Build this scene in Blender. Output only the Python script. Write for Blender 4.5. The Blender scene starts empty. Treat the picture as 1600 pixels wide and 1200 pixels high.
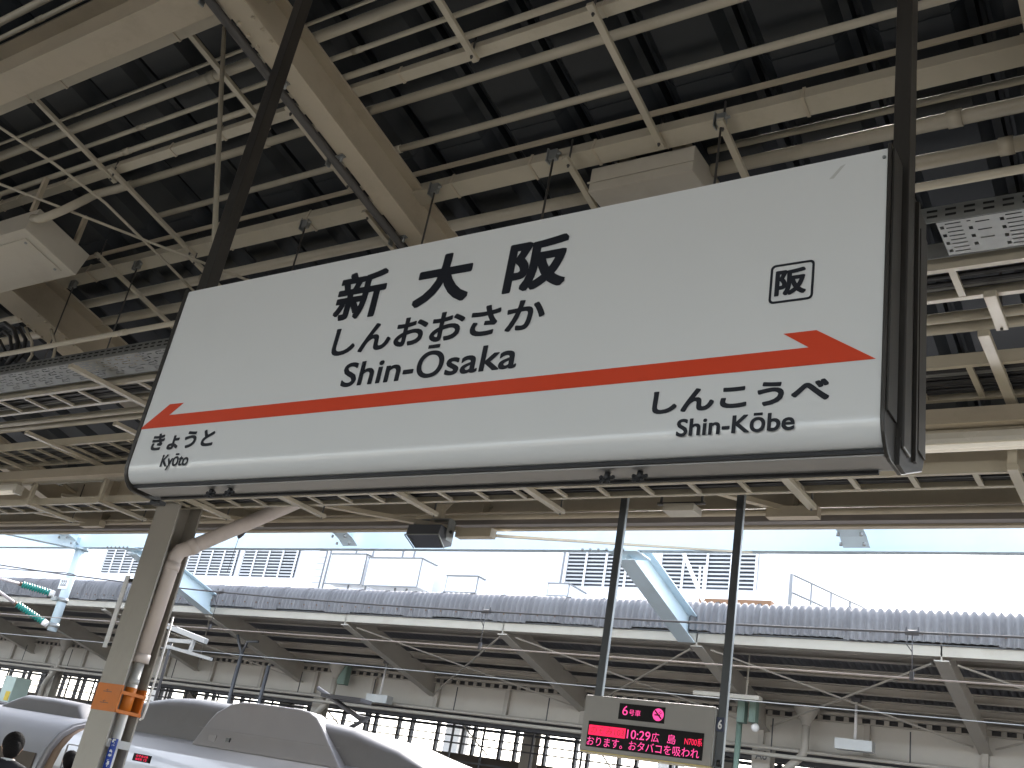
import bpy, bmesh, math, random
from mathutils import Vector, Matrix, Quaternion
random.seed(7)
R = math.radians
SC = bpy.context.scene
COL = SC.collection

# ------------------------------------------------------------------ camera, sky, sun, exposure
# world: x along the platform (right), y across the tracks (away), z up; the eye is the origin, platform floor z = -1.6
FLOOR = -1.6
right = Vector((0.83100, 0.52948, 0.17139))
down = Vector((-0.08512, 0.42534, -0.90105)); fwd = Vector((-0.54999, 0.73419, 0.39841))
# rows above are camera axes expressed per world axis triplets: x_cam = row0 . world, etc.
cam_d = bpy.data.cameras.new('camera')
cam_d.sensor_width = 36.0
cam_d.lens = 1586.3 / 1600 * 36.0
cam_d.clip_start = 0.05
cam_d.clip_end = 3000
cam = bpy.data.objects.new('camera', cam_d); COL.objects.link(cam)
M3 = Matrix((right, -down, -fwd)).transposed()
M3 = M3.to_quaternion().normalized().to_matrix()
cam.matrix_world = M3.to_4x4()
SC.camera = cam

SUN_EL, SUN_AZ = R(40), R(-20)
w = bpy.data.worlds.new('World'); SC.world = w; w.use_nodes = True
nt = w.node_tree
bg = nt.nodes['Background']
sky = nt.nodes.new('ShaderNodeTexSky'); sky.sky_type = 'NISHITA'; sky.sun_disc = False
sky.sun_elevation = SUN_EL; sky.sun_rotation = SUN_AZ; sky.dust_density = 3.0; sky.air_density = 1.0; sky.ozone_density = 1.0
hs = nt.nodes.new('ShaderNodeHueSaturation'); hs.inputs['Saturation'].default_value = 0.5   # thin overcast
nt.links.new(sky.outputs[0], hs.inputs['Color']); nt.links.new(hs.outputs[0], bg.inputs[0]); bg.inputs[1].default_value = 0.15
sd = bpy.data.lights.new('sun', 'SUN'); sd.energy = 1.0; sd.angle = R(14); sd.color = (1.0, 0.96, 0.9)
so = bpy.data.objects.new('sun', sd); COL.objects.link(so)
sdir = Vector((math.sin(SUN_AZ) * math.cos(SUN_EL), math.cos(SUN_AZ) * math.cos(SUN_EL), math.sin(SUN_EL)))
so.rotation_euler = sdir.to_track_quat('Z', 'Y').to_euler()
so.location = sdir * 60
SC.view_settings.view_transform = 'Standard'; SC.view_settings.look = 'None'
SC.view_settings.gamma = 1.0; SC.view_settings.use_curve_mapping = False
SC.view_settings.exposure = 2.82
SC.render.engine = 'CYCLES'
SC.cycles.max_bounces = 8; SC.cycles.diffuse_bounces = 5; SC.cycles.glossy_bounces = 4
SC.cycles.use_denoising = True
SC.cycles.sample_clamp_indirect = 6.0

# ------------------------------------------------------------------ materials
MATS = {}
def mat(name, rgb, rough=0.5, metal=0.0, var=0.12, scale=3.0, bump=0.0, spec=0.5, dirt=0.0, dirt_rgb=(0.12, 0.09, 0.06), stretch=(1, 1, 1), coat=0.0):
    m = bpy.data.materials.new(name); m.use_nodes = True; n = m.node_tree; p = n.nodes['Principled BSDF']
    tc = n.nodes.new('ShaderNodeNewGeometry')
    mp = n.nodes.new('ShaderNodeMapping'); mp.inputs['Scale'].default_value = stretch
    n.links.new(tc.outputs['Position'], mp.inputs[0])
    nz = n.nodes.new('ShaderNodeTexNoise'); nz.inputs['Scale'].default_value = scale; nz.inputs['Detail'].default_value = 6
    n.links.new(mp.outputs[0], nz.inputs['Vector'])
    mx = n.nodes.new('ShaderNodeMix'); mx.data_type = 'RGBA'
    a = [c * (1 - var) for c in rgb]; b = [min(1, c * (1 + var)) for c in rgb]
    mx.inputs[6].default_value = (*a, 1); mx.inputs[7].default_value = (*b, 1)
    n.links.new(nz.outputs['Fac'], mx.inputs[0])
    out = mx.outputs[2]
    if dirt > 0:
        nd = n.nodes.new('ShaderNodeTexNoise'); nd.inputs['Scale'].default_value = scale * 0.7; nd.inputs['Detail'].default_value = 9
        nd.inputs['Roughness'].default_value = 0.7
        n.links.new(mp.outputs[0], nd.inputs['Vector'])
        cr = n.nodes.new('ShaderNodeValToRGB'); cr.color_ramp.elements[0].position = 0.52; cr.color_ramp.elements[1].position = 0.78
        cr.color_ramp.elements[1].color = (dirt, dirt, dirt, 1)
        n.links.new(nd.outputs['Fac'], cr.inputs[0])
        m2 = n.nodes.new('ShaderNodeMix'); m2.data_type = 'RGBA'
        n.links.new(cr.outputs[0], m2.inputs[0]); n.links.new(out, m2.inputs[6]); m2.inputs[7].default_value = (*dirt_rgb, 1)
        out = m2.outputs[2]
    n.links.new(out, p.inputs['Base Color'])
    rr = n.nodes.new('ShaderNodeMapRange'); rr.inputs[3].default_value = max(0.02, rough - 0.08); rr.inputs[4].default_value = min(1, rough + 0.1)
    n.links.new(nz.outputs['Fac'], rr.inputs[0]); n.links.new(rr.outputs[0], p.inputs['Roughness'])
    p.inputs['Metallic'].default_value = metal
    p.inputs['Specular IOR Level'].default_value = spec
    p.inputs['Coat Weight'].default_value = coat
    if bump > 0:
        bp = n.nodes.new('ShaderNodeBump'); bp.inputs['Strength'].default_value = bump; bp.inputs['Distance'].default_value = 0.01
        n.links.new(nz.outputs['Fac'], bp.inputs['Height']); n.links.new(bp.outputs[0], p.inputs['Normal'])
    MATS[name] = m
    return m
def emit(name, rgb, s):
    m = bpy.data.materials.new(name); m.use_nodes = True; p = m.node_tree.nodes['Principled BSDF']
    p.inputs['Base Color'].default_value = (*[c * .5 for c in rgb], 1); p.inputs['Emission Color'].default_value = (*rgb, 1); p.inputs['Emission Strength'].default_value = s
    MATS[name] = m; return m

BEIGE = mat('beige_paint', (0.47, 0.405, 0.30), 0.42, var=0.10, scale=2.5, dirt=0.45, dirt_rgb=(0.26, 0.20, 0.14))
BEIGE2 = mat('conduit_paint', (0.50, 0.45, 0.35), 0.2, var=0.08, scale=4, dirt=0.35, dirt_rgb=(0.30, 0.25, 0.18))
BOXP = mat('box_paint', (0.50, 0.46, 0.38), 0.45, var=0.06, scale=3, dirt=0.3, dirt_rgb=(0.28, 0.23, 0.17))
DECK = mat('deck_steel', (0.024, 0.029, 0.034), 0.5, metal=0.1, var=0.22, scale=1.6, dirt=0.3, dirt_rgb=(0.05, 0.045, 0.04))
FARG = mat('far_girder_paint', (0.50, 0.47, 0.41), 0.5, var=0.06, scale=1.5, dirt=0.35, dirt_rgb=(0.33, 0.28, 0.22))
GALV = mat('galvanised_steel', (0.30, 0.31, 0.30), 0.38, metal=0.6, var=0.3, scale=9, dirt=0.4, dirt_rgb=(0.18, 0.17, 0.15))
ROD = mat('dark_rod', (0.09, 0.085, 0.08), 0.5, metal=0.3)
BLACK = mat('black_rubber', (0.012, 0.012, 0.013), 0.55, var=0.2)
CABLE = mat('cable_black', (0.02, 0.02, 0.022), 0.45, var=0.3, scale=20)
CABLEG = mat('cable_grey', (0.18, 0.18, 0.17), 0.5, var=0.2, scale=20)
SIGNW = mat('sign_acrylic', (0.72, 0.712, 0.69), 0.22, var=0.025, scale=2.0, dirt=0.10, dirt_rgb=(0.55, 0.53, 0.48), coat=0.3)
BRONZE = mat('sign_bronze_frame', (0.038, 0.033, 0.028), 0.36, metal=0.15, var=0.3, scale=14, dirt=0.3, dirt_rgb=(0.12, 0.11, 0.09), stretch=(1, 1, .15))
SIGNB = mat('sign_bottom_steel', (0.38, 0.365, 0.35), 0.34, metal=0.25, var=0.15, scale=10, stretch=(.08, 1, 1))
INK = mat('print_black', (0.016, 0.017, 0.022), 0.3, var=0.1)
ORANGE = mat('print_orange', (0.64, 0.052, 0.011), 0.36, var=0.02)
BAND = mat('orange_band', (0.62, 0.17, 0.012), 0.45, var=0.12, scale=8, dirt=0.25, dirt_rgb=(0.2, 0.07, 0.02))
DRAIN = mat('drain_paint', (0.66, 0.58, 0.53), 0.38, var=0.06, scale=5, dirt=0.35, dirt_rgb=(0.4, 0.32, 0.26))
PVC = mat('pvc_grey', (0.52, 0.52, 0.50), 0.4, var=0.06)
STEELGREY = mat('column_paint', (0.36, 0.335, 0.29), 0.40, var=0.10, scale=3, dirt=0.5, dirt_rgb=(0.22, 0.18, 0.14), stretch=(1, 1, .4))
BLUEST = mat('light_blue_paint', (0.60, 0.71, 0.77), 0.42, var=0.05, scale=2, dirt=0.3, dirt_rgb=(0.42, 0.44, 0.42))
SLATE = mat('corrugated_slate', (0.20, 0.197, 0.205), 0.75, var=0.22, scale=1.8, dirt=0.5, dirt_rgb=(0.15, 0.14, 0.15), stretch=(1, .3, .6), spec=0.3)
FARROOF = mat('far_roof_underside', (0.12, 0.11, 0.105), 0.7, var=0.2, scale=2)
FARB = mat('far_beige', (0.39, 0.36, 0.31), 0.5, var=0.10, scale=1.5, dirt=0.5, dirt_rgb=(0.25, 0.20, 0.15))
WALLW = mat('white_cladding', (0.86, 0.86, 0.87), 0.55, var=0.04, scale=.4)
DKGAP = mat('louver_dark', (0.05, 0.055, 0.07), 0.6)
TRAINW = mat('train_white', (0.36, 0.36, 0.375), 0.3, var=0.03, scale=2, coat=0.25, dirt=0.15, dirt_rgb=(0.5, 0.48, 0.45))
TRAING = mat('train_roof_grey', (0.29, 0.28, 0.285), 0.42, var=0.08, scale=2.5, dirt=0.4, dirt_rgb=(0.28, 0.25, 0.24))
TRAIND = mat('train_window', (0.02, 0.022, 0.028), 0.12)
TRAINBL = mat('train_blue', (0.02, 0.06, 0.30), 0.3)
TRAINH = mat('train_hood_grey', (0.17, 0.165, 0.168), 0.5, var=0.08, scale=2.5, dirt=0.4, dirt_rgb=(0.12, 0.11, 0.105))
BELLOW = mat('bellows', (0.20, 0.135, 0.09), 0.7, var=0.2, scale=12)
GREEN = mat('insulator_green', (0.015, 0.22, 0.18), 0.22, var=0.1)
WHITEC = mat('white_ceramic', (0.8, 0.78, 0.76), 0.3)
PINKW = mat('pale_rod', (0.62, 0.55, 0.54), 0.4)
DISPC = mat('display_casing', (0.33, 0.32, 0.30), 0.45, var=0.06, scale=6)
DISPS = mat('display_side', (0.46, 0.47, 0.46), 0.35, metal=.3)
DISPB = mat('display_black', (0.008, 0.007, 0.007), 0.4, spec=0.15)
POLEG = mat('pole_dark_grey', (0.075, 0.08, 0.085), 0.4, metal=0.4, var=0.2, scale=8)
POLEL = mat('pole_light_edge', (0.36, 0.40, 0.42), 0.35, metal=0.4)
LEDP = emit('led_pink', (1.0, 0.07, 0.32), 0.17)
LEDR = emit('led_red', (1.0, 0.012, 0.085), 0.17)
TUBEM = emit('lamp_tube', (1.0, 0.93, 0.80), 0.05)
LAMPW = mat('lamp_white', (0.58, 0.55, 0.47), 0.25)
SPKD = mat('speaker_dark', (0.10, 0.105, 0.115), 0.5, var=0.1)
SPKG = mat('speaker_grille', (0.06, 0.065, 0.085), 0.6)
BLUEP = mat('plate_blue', (0.012, 0.05, 0.33), 0.35)
NAVY = mat('plate_navy', (0.012, 0.02, 0.06), 0.35)
WHITEP = mat('print_white', (0.8, 0.8, 0.8), 0.4)
CONC = mat('platform_concrete', (0.235, 0.225, 0.205), 0.8, var=0.12, scale=1.5, dirt=0.3, bump=0.1)
BALLAST = mat('ballast', (0.12, 0.11, 0.10), 0.95, var=0.5, scale=14, bump=0.6)
RUST = mat('rail_rust', (0.16, 0.10, 0.07), 0.5, metal=0.5)
GROUND = mat('ground_grey', (0.20, 0.195, 0.185), 0.9, var=0.15, scale=.3)
YELLOW = mat('tactile_yellow', (0.66, 0.47, 0.05), 0.6, var=.1)
SUIT = mat('dark_suit', (0.014, 0.014, 0.02), 0.8, var=.2, scale=30)
HAIR = mat('black_hair', (0.008, 0.007, 0.007), 0.75, var=.4, scale=60, bump=.5, spec=.15)
SKIN = mat('skin', (0.48, 0.29, 0.20), 0.5, var=.06)
SHIRT = mat('white_shirt', (0.72, 0.72, 0.72), 0.8)
DKSTEEL = mat('dark_steel', (0.07, 0.07, 0.075), 0.5, var=.2)
WALLD = mat('brown_wall', (0.085, 0.068, 0.055), 0.7, var=.15, scale=1)
GREENBOX = mat('green_box', (0.16, 0.23, 0.19), 0.5)
ORTILE = mat('orange_tile', (0.24, 0.13, 0.07), 0.7)
SMUDGE = mat('smudge', (0.50, 0.49, 0.45), 0.4)

glass = bpy.data.materials.new('window_glass'); glass.use_nodes = True
gn = glass.node_tree; gn.nodes.remove(gn.nodes['Principled BSDF'])
tr = gn.nodes.new('ShaderNodeBsdfTransparent'); gl = gn.nodes.new('ShaderNodeBsdfGlossy'); gl.inputs['Roughness'].default_value = .05
ms = gn.nodes.new('ShaderNodeMixShader'); ms.inputs[0].default_value = .08
gn.links.new(tr.outputs[0], ms.inputs[1]); gn.links.new(gl.outputs[0], ms.inputs[2])
gn.links.new(ms.outputs[0], gn.nodes['Material Output'].inputs[0])

# ------------------------------------------------------------------ geometry helpers
class B:
    """collects faces in world coordinates"""
    def __init__(s): s.v = []; s.f = []; s.sm = []
    def add(s, vs, fs, smooth=False):
        o = len(s.v); s.v += [Vector(v) for v in vs]
        for f in fs: s.f.append([i + o for i in f]); s.sm.append(smooth)
        return s
    def box(s, x0, x1, y0, y1, z0, z1):
        return s.add([(x0, y0, z0), (x1, y0, z0), (x1, y1, z0), (x0, y1, z0), (x0, y0, z1), (x1, y0, z1), (x1, y1, z1), (x0, y1, z1)],
                     [(0, 3, 2, 1), (4, 5, 6, 7), (0, 1, 5, 4), (1, 2, 6, 5), (2, 3, 7, 6), (3, 0, 4, 7)])
    def frame(s, p0, p1, up):
        p0, p1 = Vector(p0), Vector(p1); d = (p1 - p0).normalized(); up = Vector(up)
        sd = d.cross(up).normalized(); u = sd.cross(d).normalized()
        return p0, p1, d, sd, u
    def prism(s, prof, p0, p1, up=(0, 0, 1), closed=True, caps=True, smooth=False):
        """profile [(side, up)] swept from p0 to p1"""
        p0, p1, d, sd, u = s.frame(p0, p1, up); n = len(prof)
        vs = [p0 + sd * a + u * b for a, b in prof] + [p1 + sd * a + u * b for a, b in prof]
        fs = [(i, (i + 1) % n, n + (i + 1) % n, n + i) for i in range(n if closed else n - 1)]
        s.add(vs, fs, smooth)
        if caps and closed: s.add(vs, [tuple(range(n - 1, -1, -1)), tuple(range(n, 2 * n))])
        return s
    def bar(s, p0, p1, wd, ht, up=(0, 0, 1)):
        a, b = wd / 2, ht / 2
        return s.prism([(-a, -b), (a, -b), (a, b), (-a, b)], p0, p1, up)
    def ibeam(s, p0, p1, h, wf, tf=.02, tw=.015, up=(0, 0, 1)):
        """line p0-p1 is the centre of the bottom face of the lower flange"""
        a, t = wf / 2, tw / 2
        pr = [(-a, 0), (a, 0), (a, tf), (t, tf), (t, h - tf), (a, h - tf), (a, h), (-a, h), (-a, h - tf), (-t, h - tf), (-t, tf), (-a, tf)]
        return s.prism(pr, p0, p1, up)
    def tube(s, pts, r, n=10, caps=True):
        pts = [Vector(p) for p in pts]; rings = []
        d0 = (pts[1] - pts[0]).normalized(); ref = Vector((0, 0, 1)) if abs(d0.z) < .9 else Vector((1, 0, 0))
        sd = d0.cross(ref).normalized(); u = sd.cross(d0)
        vs = []; 
        for i, p in enumerate(pts):
            if i == 0: d = pts[1] - pts[0]
            elif i == len(pts) - 1: d = pts[-1] - pts[-2]
            else: d = (pts[i + 1] - p).normalized() + (p - pts[i - 1]).normalized()
            d.normalize()
            sd = (sd - d * sd.dot(d)).normalized(); u = sd.cross(d)
            rr = r[i] if isinstance(r, (list, tuple)) else r
            for k in range(n):
                a = 2 * math.pi * k / n; vs.append(p + sd * (math.cos(a) * rr) + u * (math.sin(a) * rr))
        fs = []
        for i in range(len(pts) - 1):
            for k in range(n): fs.append((i * n + k, i * n + (k + 1) % n, (i + 1) * n + (k + 1) % n, (i + 1) * n + k))
        s.add(vs, fs, True)
        if caps: s.add(vs, [tuple(range(n - 1, -1, -1)), tuple(range((len(pts) - 1) * n, len(pts) * n))])
        return s
    def sphere(s, c, r, n=12, m=8, sc=(1, 1, 1)):
        c = Vector(c); vs = []; fs = []
        for j in range(m + 1):
            t = math.pi * j / m
            for k in range(n):
                a = 2 * math.pi * k / n
                vs.append(c + Vector((math.sin(t) * math.cos(a) * r * sc[0], math.sin(t) * math.sin(a) * r * sc[1], math.cos(t) * r * sc[2])))
        for j in range(m):
            for k in range(n): fs.append((j * n + k, (j + 1) * n + k, (j + 1) * n + (k + 1) % n, j * n + (k + 1) % n))
        return s.add(vs, fs, True)

def origin(o):
    v = Vector((0, 0, 0))
    while o is not None: v = v + Vector(o['_l']); o = o.parent
    return v
def mk_mesh(name, b, m, off=Vector((0, 0, 0)), fix=True):
    me = bpy.data.meshes.new(name)
    me.from_pydata([v - off for v in b.v], [], b.f)
    me.polygons.foreach_set('use_smooth', b.sm)
    if m: me.materials.append(m)
    if fix:
        bm = bmesh.new(); bm.from_mesh(me); bmesh.ops.remove_doubles(bm, verts=bm.verts, dist=1e-5)
        bmesh.ops.recalc_face_normals(bm, faces=bm.faces); bm.to_mesh(me); bm.free()
    me.update(); return me
def props(o, label=None, cat=None, group=None, kind=None):
    if label: o['label'] = label
    if cat: o['category'] = cat
    if group: o['group'] = group
    if kind: o['kind'] = kind
    return o
def thing(name, label, cat, loc=(0, 0, 0), group=None):
    o = bpy.data.objects.new(name, None); COL.objects.link(o); o.empty_display_size = .1
    o.location = loc; o['_l'] = tuple(loc); props(o, label, cat, group); return o
def obj(name, b, m, parent=None, label=None, cat=None, group=None, kind=None, at=None, bevel=0):
    """one mesh object; geometry given in world coordinates"""
    base = origin(parent) if parent else Vector((0, 0, 0))
    loc = Vector(at) if at is not None else (Vector((0, 0, 0)) if parent else Vector((0, 0, 0)))
    o = bpy.data.objects.new(name, mk_mesh(name, b, m, base + loc)); COL.objects.link(o)
    o.parent = parent; o.location = loc; o['_l'] = tuple(loc)
    props(o, label, cat, group, kind)
    if bevel:
        md = o.modifiers.new('edge', 'BEVEL'); md.width = bevel; md.segments = 2; md.limit_method = 'ANGLE'
    return o
def again(o, shift, parent=None, label=None):
    """a copy sharing mesh data, shifted"""
    c = o.copy(); COL.objects.link(c); c.parent = parent if parent else o.parent
    c.location = Vector(o.location) + Vector(shift); c['_l'] = tuple(c.location)
    if label: c['label'] = label
    return c
def copy_thing(t, shift, label=None):
    c = t.copy(); COL.objects.link(c); c.location = Vector(t.location) + Vector(shift); c['_l'] = tuple(c.location)
    if label: c['label'] = label
    for ch in list(t.children):
        d = ch.copy(); COL.objects.link(d); d.parent = c
        for g in list(ch.children):
            e = g.copy(); COL.objects.link(e); e.parent = d
    return c

def RZ(y, z0): return z0 - .23 * y          # height under the sloping roof

# ---- lettering: text outlines fitted into a rectangle of a plane
def text_mesh(body, bold=0.0, size=1.0):
    c = bpy.data.curves.new('lettering', 'FONT'); c.body = body; c.size = size; c.offset = bold; c.resolution_u = 4
    o = bpy.data.objects.new('lettering', c); COL.objects.link(o)
    dg = bpy.context.evaluated_depsgraph_get(); dg.update()
    me = bpy.data.meshes.new_from_object(o.evaluated_get(dg), depsgraph=dg)
    bpy.data.objects.remove(o); bpy.data.curves.remove(c)
    return me
def lettering(body, P0, U, V, u0, u1, v0, v1, m, parent, bold=0.0, name='lettering', shear=0.0, heavy=0.0):
    """P0 plane origin, U and V unit axes, lettering filled into u0..u1, v0..v1"""
    me = text_mesh(body, bold)
    xs = [v.co.x for v in me.vertices]; ys = [v.co.y for v in me.vertices]
    a, b_, c, d = min(xs), max(xs), min(ys), max(ys)
    P0, U, V = Vector(P0), Vector(U), Vector(V); base = origin(parent)
    for v in me.vertices:
        uu = (v.co.x - a) / max(1e-6, b_ - a); vv = (v.co.y - c) / max(1e-6, d - c)
        v.co = P0 + U * (u0 + (u1 - u0) * uu + shear * vv) + V * (v0 + (v1 - v0) * vv) - base
    if heavy:
        N_ = U.cross(V); cs = [v.co.copy() for v in me.vertices]; ps = [tuple(p.vertices) for p in me.polygons]; nv = len(cs); V2 = []; F2 = []
        for k in range(21):
            t_ = 2 * math.pi * k / 20; cx_, cy_ = math.cos(t_), math.sin(t_)
            o_ = (U * math.copysign(abs(cx_) ** .55, cx_) + V * math.copysign(abs(cy_) ** .55, cy_)) * heavy if k < 20 else Vector((0, 0, 0))
            o_ = o_ + N_ * (.00002 * (k + 1)); F2 += [tuple(i + nv * k for i in p) for p in ps]; V2 += [c_ + o_ for c_ in cs]
        me = bpy.data.meshes.new(name); me.from_pydata(V2, [], F2)
    me.materials.clear(); me.materials.append(m); me.update(); me.name = name
    o = bpy.data.objects.new(name, me); COL.objects.link(o); o.parent = parent; o['_l'] = (0, 0, 0)
    return o
def flat_poly(pts, P0, U, V, N, t):
    P0, U, V, N = Vector(P0), Vector(U), Vector(V), Vector(N)
    b = B(); n = len(pts)
    vs = [P0 + U * p[0] + V * p[1] for p in pts] + [P0 + U * p[0] + V * p[1] + N * t for p in pts]
    b.add(vs, [tuple(range(n)), tuple(range(n, 2 * n))] + [(i, (i + 1) % n, n + (i + 1) % n, n + i) for i in range(n)])
    return b

X0, X1 = -24.0, 7.0
K = 1.035          # conduits and deck lie above the beams' top flanges

# ================================================================== SETTING
b = B(); b.box(-400, 400, -400, 400, -3.4, -3.2); obj('ground', b, GROUND, kind='structure')
b = B(); b.box(-90, 40, -9.0, 9.40, -3.1, FLOOR); obj('platform_floor', b, CONC, kind='structure')
b = B(); b.box(-90, 40, 9.40, 18.6, -3.19, -2.95); obj('track_bed', b, BALLAST, kind='structure')
b = B(); b.box(-90, 40, 18.6, 27.2, -3.1, FLOOR); obj('far_platform_floor', b, CONC, kind='structure')
for yc in (11.2, 15.5):
    for s in (-.7175, .7175):
        b = B(); b.box(-90, 40, yc + s - .035, yc + s + .035, -2.945, -2.80); obj('rail', b, RUST, kind='structure')
b = B(); b.box(-90, 40, 8.25, 8.55, FLOOR, FLOOR + .006); obj('tactile_strip', b, YELLOW, kind='structure')

# ================================================================== NEAR CANOPY
can = thing('platform_canopy', 'beige steel canopy with dark ribbed roof sloping over the near platform', 'canopy', (0, 0, FLOOR))
# roof panels: folded steel sheets running down the slope
PITCH = .69 * K
def panel(y0, y1, s=-.23, z0=6.06):
    prof = [(-.3455, 0.115), (-.325, .105), (-.245, 0), (.165, 0), (.235, .10), (.285, .115), (.297, .19), (.325, .19), (.334, .125), (.3455, .115)]
    prof = [(a * K, z) for a, z in prof]
    full = prof + [(a, z + .012) for a, z in reversed(prof)]
    bb = B(); n = len(full)
    vs = [(a, y0, z0 + s * y0 + z) for a, z in full] + [(a, y1, z0 + s * y1 + z) for a, z in full]
    fs = [(i, (i + 1) % n, n + (i + 1) % n, n + i) for i in range(n)]
    h = len(prof)
    for k in (0, n): fs += [(k + i, k + i + 1, k + n - 2 - i, k + n - 1 - i) for i in range(h - 1)]
    bb.add(vs, fs); return bb
first = None
xs0 = K * (-4.22 - .02) - .345 * K
k0 = int((X0 - xs0) // PITCH)
for seg, (ya, yb, dz) in enumerate(((-.5, 4.98, 0.0), (4.90 * K, 9.55, -.0135))):
    bb = panel(ya * K if seg == 0 and ya > 0 else ya, yb * K if seg == 0 else yb, z0=6.0 * K + dz)
    bb.v = [v + Vector((xs0, 0, 0)) for v in bb.v]
    f0 = obj('roof_panel', bb, DECK, can, at=(xs0, 0, 0))
    for k in range(k0, 17):
        if k: again(f0, (k * PITCH, 0, 0))
bb = B(); bb.add([(xa, y, z) for z0_ in (0, .04) for xa, y, z in ((-110, -.52, 6.37 + z0_), (70, -.52, 6.37 + z0_), (70, -9.6, 4.29 + z0_), (-110, -9.6, 4.29 + z0_))], [(0, 3, 2, 1), (4, 5, 6, 7), (0, 1, 5, 4), (1, 2, 6, 5), (2, 3, 7, 6), (3, 0, 4, 7)]); obj('unseen_rear_roof', bb, DECK, can)  # unseen rear half of the canopy, extended to hold back light from behind
bb = B(); bb.box(-110, 70, -9.62, -9.6, 3.4, 4.3); obj('unseen_rear_eave', bb, BEIGE, can)  # unseen rear eave, its height set for the light it lets in
for xa, xb in ((-110, X0 - .2), (X1 + .5, 70)):
    bb = B(); bb.add([(xa, -.5, 6.39), (xb, -.5, 6.39), (xb, 9.55, 4.08), (xa, 9.55, 4.08), (xa, -.5, 6.42), (xb, -.5, 6.42), (xb, 9.55, 4.11), (xa, 9.55, 4.11)], [(0, 3, 2, 1), (4, 5, 6, 7), (0, 1, 5, 4), (1, 2, 6, 5), (2, 3, 7, 6), (3, 0, 4, 7)]); obj('unseen_roof_end', bb, DECK, can)  # unseen roof ends, added to block light entering along the platform
# ridge girder, beams
bb = B(); bb.ibeam((X0, 2.975, 4.95), (X1, 2.975, 4.95), .42, .26); obj('ridge_girder', bb, BEIGE, can)
def rbeam(x, wd, z0, h, ya=.2, yb=9.25):
    q = B(); q.ibeam((x, ya, z0 - .23 * ya), (x, yb, z0 - .23 * yb), h, wd, .022, .014); return q
for x, wd, z0, h in ((-5.32, .205, 5.62, .37), (-.47, .205, 5.62, .37), (4.4, .205, 5.62, .37), (-10.74, .42, 5.50, .46), (-15.5, .205, 5.62, .37), (-20.5, .42, 5.50, .46)):
    bm_ = obj('roof_beam', rbeam(x, wd, z0, h), BEIGE, can)
    if x in (-5.32, -10.74):
        q = B()
        for (yy, sx) in [(2.72, -.07), (2.72, .07), (2.62, -.07), (2.62, .07), (3.2, -.07), (3.2, .07), (3.3, -.07), (3.3, .07), (3.4, -.07), (3.4, .07)] if x > -6 else [(5.2 + .1 * i, s * .17) for i in range(6) for s in (-1, 1)]:
            zb = z0 - .23 * yy
            q.tube([(x + sx, yy, zb + .004), (x + sx, yy, zb - .022)], .017, 6)
        obj('bolts', q, BEIGE, bm_, kind='stuff')
# purlin rail where the panels lap
bb = B(); bb.box(X0, X1, 4.985 * K, 5.00 * K, K * RZ(4.99, 5.885), K * RZ(4.99, 5.93)); obj('purlin', bb, BEIGE, can)
for yy in (1.6, 7.0, 8.6):
    bb = B(); bb.box(X0, X1, yy - .03, yy + .03, RZ(yy, 6.06), RZ(yy, 6.19)); obj('purlin', bb, BEIGE, can)
# eave girder
EG = 9.30
eg = B(); eg.box(X0, X1, EG, EG + .016, 3.30, 4.05); egir = obj('eave_girder', eg, BEIGE, can)
for x in (-19.0, -14.3, -10.75, -6.95, -3.25, .4, 4.0):
    q = B(); q.box(x - .008, x + .008, EG - .13, EG - .002, 3.33, 3.98); obj('stiffener', q, BEIGE, egir)
    q = B()
    for i in range(4): q.tube([(x + .02, EG - .02, 3.42 + .1 * i), (x + .05, EG - .02, 3.42 + .1 * i)], .016, 6)
    obj('bolts', q, BEIGE, egir, kind='stuff')
q = B()
prof = [(0, 0), (0, .045), (-.02, .06), (-.045, .055), (-.06, .03), (-.10, .02), (-.125, .035), (-.125, .085), (-.10, .115), (-.06, .125), (-.04, .16), (.12, .16), (.30, .14), (.30, 0)]
q.box(X0, X1, EG - .10, EG + .085, 3.178, 3.28); obj('gutter', q, mat('gutter_shade_grey', (.20, .18, .165), .6), can)  # darker paint puts the shade under the gutter into its colour
q = B(); q.tube([(X0, EG - .13, 3.262), (X1, EG - .13, 3.262)], .036, 12); obj('gutter_bead', q, BEIGE, can)
q = B(); q.box(X0, X1, EG + .01, EG + .09, 3.156, 3.177); obj('gutter_lip', q, BEIGE, can)
q = B(); q.box(X0, X1, EG - .15, EG + .03, 3.302, 3.315); obj('girder_flange', q, BEIGE, can)
# plan bracing below the girder, with gusset plates
for p0, p1 in (((-9.3, 8.2, 3.22), (-7.0, 9.12, 3.06)), ((-6.75, 9.22, 3.05), (-6.0, 15.1, 4.70)), ((-13.9, 8.2, 3.35), (-10.75, 9.12, 3.24)), ((-4.3, 8.6, 3.42), (-3.2, 9.12, 3.24)), ((-16.5, 8.1, 3.35), (-14.3, 9.12, 3.24)), ((-7.25, 9.1, 3.55), (-7.45, 8.9, 3.12))):
    q = B(); q.bar(p0, p1, .085, .03 if p1[1] > 12 else .05); obj('brace', q, BEIGE, can)
for x, z in ((-6.9, 3.03), (-10.75, 3.21), (-3.2, 3.22), (-14.3, 3.22)):
    q = B(); q.box(x - .26, x + .24, EG - .28, EG - .17, z - .055, z + .05)
    obj('gusset', q, BEIGE, can)

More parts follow.
